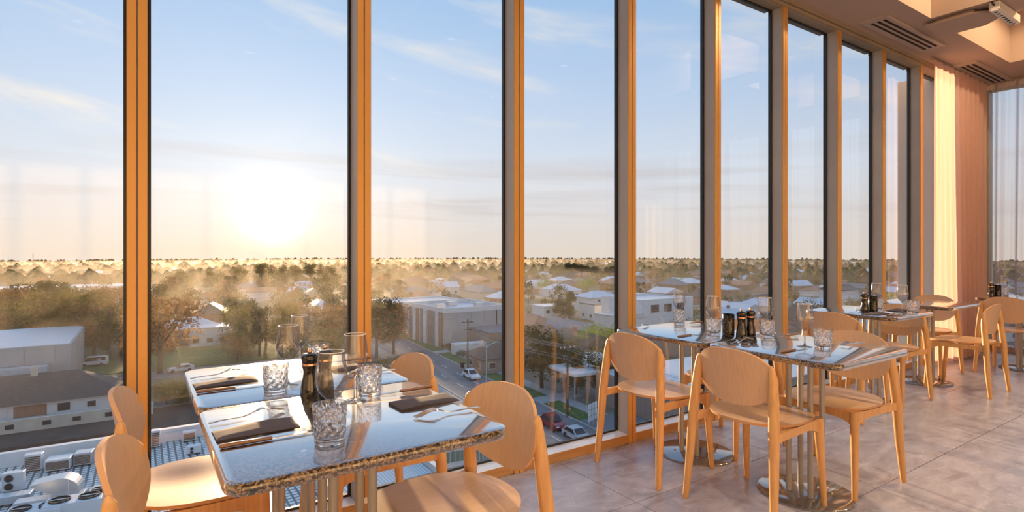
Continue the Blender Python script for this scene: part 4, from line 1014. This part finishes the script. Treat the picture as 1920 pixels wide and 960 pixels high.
H_ = [(1030, 606, 9, 8, 5.8, 0.4, 'flat', white_m, white_m, 'white boxy two-storey house in the third pane'),
      (1118, 598, 8, 9, 5.4, 0.4, 'flat', white_m, roof_grey, 'white and grey modern house in the third pane beside dark trees'),
      (1010, 660, 17, 10, 3.2, 2.6, 'hip', brick_m, tile_terra, 'brick house with a red-brown roof behind the road trees'),
      (1070, 640, 20, 9, 3.4, 2.4, 'gable', brick_m, roof_grey, 'long house with a grey gable roof in the third pane'),
      (1090, 668, 14, 9, 3.2, 2.6, 'gable', brick_m, tile_dark, 'brown gabled house left of the bright green tree'),
      (1000, 628, 15, 9, 3.6, 2.4, 'hip', brick_m, tile_terra, 'terracotta-roofed house left in the third pane'),
      (1052, 556, 22, 12, 4.0, 3.0, 'hip', white_m, roof_light, 'house with a broad pale roof in the middle of the third pane'),
      (836, 552, 13, 9, 4.4, 3.2, 'gable', white_m, roof_light, 'white gabled house above the big warehouse'),
      (900, 560, 24, 11, 4.2, 3.0, 'hip', cream_m, roof_grey, 'grey-roofed house row right above the big warehouse'),
      (394, 644, 9, 9, 4.4, 0.4, 'flat', white_m, roof_light, 'white boxy building in the park pane below the sun'),
      (352, 640, 13, 9, 4.0, 2.6, 'hip', brick_m, roof_light, 'pale-roofed house left of the white block below the sun'),
      (600, 596, 16, 10, 3.8, 3.0, 'hip', white_m, roof_light, 'pale-roofed house at the right of the sun pane'),
      (215, 560, 17, 10, 5.6, 2.0, 'hip', white_m, roof_light, 'white house with a wide porch left of the first mullion'),
      (60, 575, 14, 9, 3.6, 2.6, 'hip', white_m, roof_light, 'pale-roofed house among the brown trees at the left'),
      (1378, 622, 14, 10, 3.8, 3.2, 'gable', white_m, roof_light, 'blue-white gabled house behind the mills of the middle tables'),
      (1420, 640, 16, 10, 3.6, 2.8, 'hip', brick_m, tile_terra, 'red-brown roofed house behind the middle tables'),
      (1510, 618, 17, 12, 3.4, 4.2, 'hip', brick_m, tile_dark, 'house with a large dark roof beyond the third table'),
      (1430, 588, 15, 9, 3.6, 2.6, 'hip', white_m, roof_light, 'pale-roofed house seen between the fourth and fifth mullions'),
      (940, 690, 12, 8, 3.0, 2.4, 'hip', brick_m, tile_dark, 'brown house beside the street light of the main road'),
      (925, 652, 14, 9, 4.6, 0.4, 'flat', brick_m, roof_grey, 'flat brick shop in front of the big warehouse')]
taken = []
for u, v, wd, dp, h, rh, st, wm, rm, lab in H_:
    p = gp(u, v); house(p, wd, dp, h, rh, R(random.choice((-6, -6, 84))), wm, rm, lab, None, st, 3); taken.append((p.x, p.y, 15))
for x0, y0, rr in ((-17, 107, 24), (-36, 135, 34), (72, 133, 18), (79, 177, 20), (140, 129, 20), (78, 56, 24), (111, 85, 16), (-34, 343, 40)): taken.append((x0, y0, rr))
DN = lambda d: 'nearer' if d < 240 else ('middle-distance' if d < 420 else 'distant')
hlab = lambda nm, wm, d, x, y: '%s %s house with %s roof, seen %s' % (DN(d), {'brown_brick': 'brick', 'white_render': 'white', 'cream_render': 'cream'}[wm.name], nm, gap(x, y))
tlab = lambda ki, d, x, y: '%s %s tree among the suburban roofs, seen %s' % (DN(d), ki, gap(x, y))
rnd = random.Random(21); far_t = []; nh = nt_ = 0
roofs = [tile_terra, tile_dark, roof_grey, roof_light, tile_terra, roof_light, tile_dark]; walls = [brick_m, white_m, cream_m, brick_m]
cells = []
for i in range(-14, 60):
    for j in range(-4, 36):
        cells.append((i * 24.0, 60 + j * 27.0))
cells.sort(key=lambda q: math.hypot(*q))
for cx, cy in cells:
    x = cx + rnd.uniform(-5, 5) + 0.1 * (cy - 60); y = cy + rnd.uniform(-5, 5); d = math.hypot(x, y); a = math.degrees(math.atan2(x, y))
    if not (-13 < a < 88) or d < 120 or d > 900: continue
    if any((x - q[0]) ** 2 + (y - q[1]) ** 2 < (q[2] + 6) ** 2 for q in taken): continue
    if -75 < x < 64 + 0.1 * (y - 60) and y < 150: continue
    if abs(x - (46 + 0.105 * (y - 60))) < 15 and y < 250: continue
    if 0 < x < 48 and y < 165: continue
    leftish = a < 26
    if rnd.random() < (0.30 if leftish else 0.74) and nh < 270:
        st = rnd.choice(('hip', 'hip', 'gable')); rm = rnd.choice(roofs); wm = rnd.choice(walls); nm = {'terracotta_roof_tiles': 'terracotta', 'brown_roof_tiles': 'brown tiled', 'slate_roof': 'grey', 'pale_metal_roof': 'pale metal'}[rm.name]
        house((x, y, zg(x, y)), rnd.uniform(12, 20), rnd.uniform(8, 12), rnd.uniform(3, 3.8) if rnd.random() < .8 else 5.8, rnd.uniform(2.2, 3.4), R(rnd.choice((-6, 84)) + rnd.uniform(-4, 4)), wm, rm,
              hlab(nm, wm, d, x, y), hlab(nm, wm, d, x, y) + ' group', st, 2, d > 260); nh += 1
    k = rnd.choice((1, 2, 2)) if leftish else rnd.choice((0, 1, 1))
    for _ in range(k):
        if nt_ >= 290: break
        tx, ty = x + rnd.choice((-1, 1)) * rnd.uniform(10, 13), y + rnd.choice((-1, 1)) * rnd.uniform(8, 13)
        ki = rnd.choice(('brown', 'olive', 'olive', 'dark', 'dark', 'green') if not leftish else ('brown', 'brown', 'olive', 'dark'))
        tree((tx, ty, zg(tx, ty)), rnd.uniform(6, 12), rnd.uniform(0.85, 1.2), rnd.choice(('round', 'round', 'tall', 'bush')), ki, tlab(ki, d, tx, ty), tlab(ki, d, tx, ty) + ' group', far=True); nt_ += 1
# beyond: uncountable treetops and roofs to the skyline
b = MB(); b2 = MB()
for k in range(5200):
    d = 480 + 1900 * rnd.random() ** 1.35; a = R(rnd.uniform(-14, 92)); x, y = d * math.sin(a), d * math.cos(a); h = rnd.uniform(5, 13); wdt = rnd.uniform(3.5, 8); z = zg(x, y); n = 6
    vs = []
    for zz_, f in ((0.0, .55), (0.35, 1.0), (0.7, .8), (1.0, .25)):
        ph = rnd.uniform(0, 1)
        vs += [(x + wdt * f * rnd.uniform(.75, 1.2) * math.cos(ph + i * 6.283 / n), y + wdt * f * rnd.uniform(.75, 1.2) * math.sin(ph + i * 6.283 / n), z + h * (zz_ + rnd.uniform(-.07, .07))) for i in range(n)]
    fs = [(q * n + i, q * n + (i + 1) % n, q * n + n + (i + 1) % n, q * n + n + i) for q in range(3) for i in range(n)] + [tuple(range(3 * n, 4 * n))]
    b.cur = rnd.choice((0, 0, 1, 2)); b.add(vs, fs)
for k in range(1500):
    d = 520 + 1300 * rnd.random() ** 1.3; a = R(rnd.uniform(-14, 92)); x, y = d * math.sin(a), d * math.cos(a); z = zg(x, y); w_, l_ = rnd.uniform(4, 6), rnd.uniform(6, 11); h = rnd.uniform(3, 5.5)
    if rnd.random() < .5: w_, l_ = l_, w_
    b2.cur = rnd.choice((0, 1, 2, 3)); b2.add([(x - l_, y - w_, z + h), (x + l_, y - w_, z + h), (x + l_, y + w_, z + h), (x - l_, y + w_, z + h), (x - l_ * .5, y, z + h + 2.6), (x + l_ * .5, y, z + h + 2.6)], [(0, 1, 5, 4), (2, 3, 4, 5), (1, 2, 5), (3, 0, 4)])
    b2.cur = 4; b2.box(x - l_ + .4, x + l_ - .4, y - w_ + .4, y + w_ - .4, z - 1, z + h)
tag(b.build('distant_treetops', [leafs['olive'], leafs['brown'], leafs['dark']]), 'hazy brown-green treetops covering the suburb to the skyline', 'trees', kind='stuff')
tag(b2.build('distant_rooftops', [tile_terra, tile_dark, roof_grey, roof_light, cream_m]), 'tiny pale and brown rooftops scattered to the skyline', 'rooftops', kind='stuff')
for u, v, h in ((62, 516, 26),):
    p = gp(u, v); m_ = tag(empty('radio_mast', p), 'thin radio mast on the skyline at the far left', 'mast'); MB().tube([(0, 0, 0), (0, 0, h)], [0.5, 0.25], 6).build('mast_pole', grey_m, m_); MB().tube([(-1.2, 0, h * .9), (1.2, 0, h * .9)], 0.12, 6).build('cross_arm', grey_m, m_)

# ------------------------------------------------------------------ poles, wires, signs
def power_pole(u, v, h, lab, rz):
    p = gp(u, v); e = tag(empty('power_pole', p, rz), lab, 'pole', None); MB().tube([(0, 0, 0), (0, 0, h)], [0.19, 0.13], 10).build('pole_shaft', bark, e)
    MB().box(-1.3, 1.3, -0.06, 0.06, h - 0.7, h - 0.5).build('cross_arm', bark, e); MB().box(-0.9, 0.9, -0.06, 0.06, h - 2.2, h - 2.05).build('cross_arm', bark, e)
    for x in (-1.2, -0.5, 0.5, 1.2): MB().lathe([(0.06, h - 0.5), (0.09, h - 0.4), (0.05, h - 0.25)], 8, (x, 0, 0)).build('insulator', white_m, e)
    return p
P1 = power_pole(877, 697, 10.5, 'wooden power pole by the verge in front of the big warehouse', R(-6))
P2 = power_pole(1064, 782, 10.5, 'wooden power pole by the road in the third pane', R(-6))
P0 = power_pole(742, 640, 10.5, 'wooden power pole between the brown trees, right of the second mullion', R(-6))
P3 = Vector((P2.x - 2.5, P2.y - 34, ZG))
pp = tag(empty('power_pole', P3), 'wooden power pole low beside the road, hidden behind the middle chairs', 'pole'); MB().tube([(0, 0, 0), (0, 0, 10.5)], [0.19, 0.13], 10).build('pole_shaft', bark, pp); MB().box(-1.3, 1.3, -0.06, 0.06, 9.8, 10).build('cross_arm', bark, pp)
wl = tag(empty('power_line', P0), 'sagging overhead power wires strung between the roadside poles', 'wire')
for dx, dz in ((-1.2, 10.25), (-0.5, 10.25), (0.5, 10.25), (1.2, 10.25), (-0.8, 8.6), (0.8, 8.6)):
    pts = []
    for A, B in ((P0, P1), (P1, P2), (P2, P3)):
        for k in range(9):
            t = k / 8; q = A.lerp(B, t); pts.append(Vector((q.x + dx - P0.x, q.y - P0.y, q.z + dz - 1.1 * 4 * t * (1 - t) * 0.6 - P0.z)))
    MB().tube(pts, 0.022, 5).build('wire', grey_m, wl)
p = gp(912, 752); e = tag(empty('street_light', p), 'grey street light with two long arms beside the main road', 'street light')
MB().tube([(0, 0, 0), (0, 0, 9.2)], [0.12, 0.08], 10).build('pole_shaft', galv, e)
for sx in (-1, 1):
    MB().tube([(0, 0, 8.6), (0.9 * sx, 0, 9.1), (2.2 * sx, 0, 9.3)], 0.06, 8).build('arm', galv, e); MB().bbox(2.0 * sx - 0.35, 2.0 * sx + 0.35, -0.13, 0.13, 9.2, 9.36, 0.03).build('lamp_head', grey_m, e)
p = gp(1111, 800); e = tag(empty('sign_board', p, R(20)), 'white gridded sign board on legs beside the road', 'sign')
MB().bbox(-1.2, 1.2, -0.06, 0.06, 0.9, 3.2, 0.02).build('panel', white_m, e)
for x in (-0.4, 0.4): MB().box(x - 0.03, x + 0.03, -0.075, -0.06, 0.9, 3.2).build('bar', roof_grey, e)
for z in (1.6, 2.4): MB().box(-1.2, 1.2, -0.075, -0.06, z, z + 0.06).build('bar', roof_grey, e)
for x in (-1.0, 0.2): MB().box(x - 0.06, x + 0.06, -0.05, 0.05, 0, 0.95).build('leg', grey_m, e)
cone_m = mat('traffic_orange', (0.75, 0.12, 0.03), 0.5)
for n, (u, v) in enumerate(((1038, 775), (1068, 772), (1029, 762))):
    e = tag(empty('traffic_cone', gp(u, v)), 'small orange traffic cone on the kerb by the red car', 'traffic cone', 'orange cones by the road'); MB().lathe([(0.3, 0), (0.3, 0.05), (0.18, 0.06), (0.05, 0.9), (0, 0.91)], 12).build('cone', cone_m, e); MB().lathe([(0.145, 0.4), (0.12, 0.55)], 12, close=False).build('reflective_band', white_m, e)
p = gp(850, 640); e = tag(empty('billboard', p, R(-6)), 'red and orange hoarding panel against the big warehouse', 'billboard')
MB().bbox(-4, 4, -0.15, 0.15, 1.0, 4.2, 0.03).build('panel', noise_mat('red_hoarding', [(0.3, (0.36, 0.05, 0.03)), (0.5, (0.55, 0.13, 0.05)), (0.7, (0.5, 0.3, 0.2))], scale=0.9, detail=3, rough=0.5), e)
for x in (-3, 0, 3): MB().box(x - 0.08, x + 0.08, -0.05, 0.1, 0, 1.05).build('leg', grey_m, e)
p = gp(886, 662); e = tag(empty('shipping_container', p, R(-6)), 'white shipping container beside the power pole', 'container')
MB().bbox(-5, 5, -1.2, 1.2, 0.1, 2.6, 0.05).build('body', white_m, e)
for i in range(24): MB().box(-4.8 + 0.4 * i, -4.6 + 0.4 * i, -1.25, -1.2, 0.2, 2.5).build('rib', white_m, e)

# ------------------------------------------------------------------ vehicles
tyre = mat('tyre', (0.012, 0.012, 0.012), 0.8); carglass = mat('car_glass', (0.02, 0.025, 0.03), 0.05); lampm = mat('headlamp', (0.85, 0.85, 0.82), 0.15)
def car(p, rz, paint, lab, suv=False, van=False):
    e = tag(empty('van' if van else 'car', p, rz), lab, 'van' if van else 'car')
    L = 4.9 if van else 4.5; h1, h2 = (0.95, 1.95) if van else ((0.98, 1.68) if suv else (0.88, 1.45))
    if van: prof = [(-L / 2, .35), (L / 2, .35), (L / 2, .8), (1.7, 1.05), (1.0, h2), (-L / 2 + .1, h2), (-L / 2, 1.4)]; win = [(1.52, 1.1), (1.0, h2 - .12), (-2.1, h2 - .12), (-2.2, 1.15)]
    else: prof = [(-L / 2, .35), (L / 2, .35), (L / 2 + .03, .62), (2.0, .85), (.95, h1), (.15, h2), (-1.3, h2 - .02), (-2.0, h1 + .12), (-L / 2, h1)]; win = [(.80, h1 + .03), (.12, h2 - .09), (-1.25, h2 - .10), (-1.8, h1 + .08)]
    n = len(prof); b = MB(); vs = []
    for y, ins in ((-0.9, 0.0), (0.9, 0.0)):
        vs += [(x, y * (0.86 if z > h1 + .05 else 1.0), z) for x, z in prof]
    fs = [tuple(range(n - 1, -1, -1)), tuple(range(n, 2 * n))] + [(i, (i + 1) % n, n + (i + 1) % n, n + i) for i in range(n)]
    b.add(vs, fs).build('body', paint, e)
    for sy in (-1, 1):
        q = [(x, sy * (0.915 if z < h1 + .2 else 0.80), z) for x, z in win]; MB().add(q, [(0, 1, 2, 3)] if sy < 0 else [(3, 2, 1, 0)]).build('side_window', carglass, e)
    x0, x1 = (1.0, 1.7) if van else (.15, .95); MB().add([(x1 + .01, -.74, h1 + .08), (x1 + .01, .74, h1 + .08), (x0 + .05, .66, h2 - .05), (x0 + .05, -.66, h2 - .05)], [(0, 1, 2, 3)]).build('windscreen', carglass, e, (0.03, 0, 0.02))
    for x in (-1.4, 1.42):
        for y in (-.86, .86): MB().tube([(x, y - .1, .33), (x, y + .1, .33)], .33, 16).build('wheel', tyre, e)
    for y in (-.65, .65): MB().bbox(L / 2 - .04, L / 2 + .05, y - .2, y + .2, .62, .78, .01).build('headlamp', lampm, e)
    return e
wp = mat('white_paint', (0.72, 0.73, 0.74), 0.2); rp = mat('maroon_paint', (0.22, 0.015, 0.03), 0.2); sp_ = mat('silver_paint', (0.45, 0.47, 0.50), 0.25)
ra = math.atan(0.105)
def on(u, v): p = gp(u, v); p.z = ZG + 0.05; return p
car(on(884, 710), R(-90) - ra, wp, 'white off-road car driving towards the camera on the main road', True)
car(on(921, 736), R(-90) - ra, wp, 'white car partly hidden behind the right foreground chair', False)
car(on(1037, 802), R(-90) - ra, rp, 'dark red car driving towards the camera in the third pane', True)
car(on(1082, 824), R(-90) - ra, sp_, 'pale silver hatchback at the bottom of the third pane')
car(on(340, 697), R(178), sp_, 'silver car on the side road left of the nearest table')
car(on(176, 686), R(172), wp, 'white van parked beyond the long tiled house', van=True)
e = tag(empty('wheelie_bin', on(867, 690)), 'dark wheelie bin on the verge beside the power pole', 'bin'); MB().add([(-.25, -.3, 0), (.25, -.3, 0), (.25, .3, 0), (-.25, .3, 0), (-.35, -.4, 1.05), (.35, -.4, 1.05), (.35, .4, 1.05), (-.35, .4, 1.05)], [(3, 2, 1, 0), (4, 5, 6, 7), (0, 1, 5, 4), (1, 2, 6, 5), (2, 3, 7, 6), (3, 0, 4, 7)]).build('tub', black_m, e); MB().bbox(-.37, .37, -.42, .42, 1.05, 1.15, .02).build('lid', louvre_m, e)

# ------------------------------------------------------------------ the flat roof below, with its plant
ZR = -13.5
rf = struct(empty('roof_below', (0, 0, ZR)))
MB().box(-60, 9.5, 24, 51, ZG - ZR, -0.02).build('roof_deck', grey_m, rf)
MB().box(-60, 9.2, 30, 50.6, -0.02, 0.0).build('paved_area', paver_m, rf)
MB().box(-60, 9.6, 50.6, 51.1, -0.5, 0.95).build('parapet', white_m, rf); MB().box(9.1, 9.6, 24, 50.6, -0.5, 0.95).build('parapet', white_m, rf)
cor = struct(empty('roof_lower', (0, 0, ZR)))
vs = []; fs = []
for i in range(65):
    x = 9.7 + 0.12 * i; z = -1.2 + (0.05 if i % 2 else 0.0); vs += [(x, 22, z), (x, 56, z + 0.3)]
fs = [(2 * i, 2 * i + 2, 2 * i + 3, 2 * i + 1) for i in range(64)]
MB().add(vs, fs).build('corrugated_sheet', galv, cor); MB().box(9.7, 17.38, 22, 56, ZG - ZR, -1.25).build('roof_wall', grey_m, cor)
MB().box(9.7, 17.5, 55.9, 56.3, -1.3, -0.3).build('parapet', white_m, cor); MB().box(17.4, 17.8, 22, 56, -1.3, -0.6).build('parapet', white_m, cor)
def rp_(u, v): return at(u, v, ZR)
def fan(b, x, y, z, r, axis):
    pts = []
    for k in range(24):
        a = k * math.pi / 12; pts.append((x + r * math.cos(a), y, z + r * math.sin(a)) if axis == 'y' else (x + r * math.cos(a), y + r * math.sin(a), z))
    b.add(pts, [tuple(range(24)) if axis == 'z' else tuple(range(24))])
def ac(u, v, w_, h, d_, rz, lab, fans='front', m=acw):
    e = tag(empty('air_conditioner', rp_(u, v), R(rz)), lab, 'air conditioner'); MB().bbox(-w_ / 2, w_ / 2, -d_ / 2, d_ / 2, 0.1, h, 0.02).build('casing', m, e)
    for x in (-w_ * .35, w_ * .35): MB().box(x - .05, x + .05, -d_ / 2, d_ / 2, 0, 0.1).build('foot', black_m, e)
    if fans == 'front':
        for z in (h * .32, h * .74):
            b = MB(); fan(b, -w_ * .16, -d_ / 2 - 0.015, z, h * .19, 'y'); b.build('fan', black_m, e)
            b = MB().tube([(-w_ * .16 + h * .2 * math.cos(k * math.pi / 8), -d_ / 2 - .02, z + h * .2 * math.sin(k * math.pi / 8)) for k in range(17)], .02, 6); b.build('fan_ring', galv, e)
    elif fans == 'top':
        for x in (-w_ * .25, w_ * .25):
            MB().lathe([(w_ * .19, h), (w_ * .19, h + .08), (w_ * .17, h + .08), (w_ * .17, h + .02), (0.0, h + .02)], 20, (x, 0, 0)).build('fan_ring', black_m, e); MB().box(x - w_ * .16, x + w_ * .16, -.04, .04, h + .05, h + .07).build('fan_blade', galv, e)
    elif fans == 'louvre':
        for k in range(8): MB().box(-w_ / 2 + .06, w_ / 2 - .06, -d_ / 2 - .03, -d_ / 2 + .01, .18 + (h - .28) * k / 8, .18 + (h - .28) * (k + .6) / 8).build('louvre', louvre_m, e)
    return e
ac(26, 921, 1.05, 1.2, 0.5, -8, 'grey twin-fan air conditioner on the flat roof at the left edge', 'front')
ac(64, 882, 0.95, 1.15, 0.6, -8, 'white unit with a dark brown louvred front on the flat roof', 'louvre')
ac(112, 879, 1.35, 0.8, 1.1, -8, 'white roof unit with a brown side left of the foreground chair', 'louvre')
ac(158, 870, 1.0, 0.9, 0.9, -8, 'blue-white unit on the flat roof beside the nearest chair backrest', 'louvre', galv)
ac(355, 827, 0.9, 0.8, 0.5, -5, 'small dark-fronted unit on the paved roof left of the table edge', 'louvre')
ac(292, 838, 0.6, 1.3, 0.6, -5, 'unit half hidden beside the first mullion on the paved roof', 'louvre')
ac(364, 850, 0.9, 0.6, 0.6, -5, 'low single unit on the paved roof near the table edge', 'front')
ac(140, 975, 2.6, 1.2, 1.3, -8, 'wide white twin-fan roof unit at the bottom left', 'top')
ac(66, 990, 2.4, 1.1, 1.3, -8, 'white twin-fan roof unit below the duct at the bottom edge', 'top')
ac(200, 955, 1.6, 1.2, 1.2, -8, 'white ribbed unit partly behind the nearest chair', 'top')
ac(360, 985, 2.2, 1.2, 1.3, -6, 'white plant unit seen under the nearest chair seat', 'top')
ac(440, 960, 1.5, 1.3, 1.0, -6, 'pale plant unit under the left edge of the nearest table', 'front')
e = tag(empty('duct_cowl', rp_(122, 938), R(-10)), 'galvanised duct with a curved hood on the flat roof', 'duct')
prof = [(-1.5, 1.3)] + [(-0.1 + 0.95 * math.sin(a * math.pi / 16), 0.55 + 0.95 * math.cos(a * math.pi / 16)) for a in range(0, 9)] + [(0.85, 0.0), (-0.25, 0.0), (-0.25, 0.5), (-1.2, 1.0)]
n = len(prof); b = MB(); b.add([(x, -0.55, z) for x, z in prof] + [(x, 0.55, z) for x, z in prof], [tuple(range(n)), tuple(range(2 * n - 1, n - 1, -1))] + [(i, n + i, n + (i + 1) % n, (i + 1) % n) for i in range(n)]); b.build('hood', galv, e)
MB().bbox(-0.4, 1.0, -0.7, 0.7, 0.0, 0.35, 0.02).build('curb', galv, e); MB().box(0.3, 0.34, -0.57, 0.57, 0.1, 1.4).build('seam', acw, e)
for n, (u, v, L_, lab) in enumerate(((95, 948, 3.2, 'bright sheet-metal duct cover beside the curved hood'), (10, 946, 2.4, 'sheet-metal duct cover at the lower left edge'), (215, 925, 2.2, 'sheet-metal duct cover running behind the nearest chair'))):
    e = tag(empty('duct', rp_(u, v), R(-8)), lab, 'duct'); MB().bbox(-L_ / 2, L_ / 2, -0.4, 0.4, 0.1, 0.55, 0.02).build('casing', galv, e)
    for x in (-L_ / 4, L_ / 4): MB().box(x - .02, x + .02, -.42, .42, .08, .57).build('flange', acw, e)
e = tag(empty('curved_railing', (24.2, 44.5, ZG + 4.0)), 'white curved railing on a low wall outside below the right foreground chair', 'railing')
arc = [(2.9 * math.cos(R(a)), 2.3 * math.sin(R(a)), 0) for a in range(-20, 201, 10)]
MB().tube([(x, y, 1.2) for x, y, z in arc], 0.07, 8).build('handrail', white_m, e); MB().prism([(x, y) for x, y, z in arc], -4.0, 0.1).build('base_wall', path_m, e)
for x, y, z in arc[::1]: MB().tube([(x, y, 0), (x, y, 1.2)], 0.025, 6).build('baluster', white_m, e)

# ------------------------------------------------------------------ evening haze over the suburb
hz = bpy.data.materials.new('evening_haze'); hz.use_nodes = True; t = hz.node_tree; t.nodes.clear(); ou = N(t, 'ShaderNodeOutputMaterial')
sc_ = N(t, 'ShaderNodeVolumeScatter'); sc_.inputs['Color'].default_value = (1.0, 0.93, 0.82, 1); sc_.inputs['Density'].default_value = 0.0005; sc_.inputs['Anisotropy'].default_value = 0.58
t.links.new(sc_.outputs[0], ou.inputs['Volume'])
hr = [70, 120, 170, 320, 650, 1000, 1500]; na = 36; vs = []
for top in (13.0, -4.0):
    for r in hr:
        for i in range(na + 1):
            a = R(-40 + 150 * i / na); x, y = r * math.sin(a), r * math.cos(a); vs.append((x, y, zg(x, y) + top))
m_ = na + 1; K_ = len(hr); q = lambda l, k, i: l * K_ * m_ + k * m_ + i; fs = []
for k in range(K_ - 1):
    for i in range(na): fs += [(q(0, k, i), q(0, k, i + 1), q(0, k + 1, i + 1), q(0, k + 1, i)), (q(1, k, i), q(1, k + 1, i), q(1, k + 1, i + 1), q(1, k, i + 1))]
    fs += [(q(0, k, 0), q(0, k + 1, 0), q(1, k + 1, 0), q(1, k, 0)), (q(0, k, na), q(1, k, na), q(1, k + 1, na), q(0, k + 1, na))]
for i in range(na): fs += [(q(0, 0, i), q(1, 0, i), q(1, 0, i + 1), q(0, 0, i + 1)), (q(0, K_ - 1, i), q(0, K_ - 1, i + 1), q(1, K_ - 1, i + 1), q(1, K_ - 1, i))]
hb = MB().add(vs, fs).build('haze', hz); tag(hb, 'thin golden evening haze lying over the suburb', 'haze', kind='stuff')
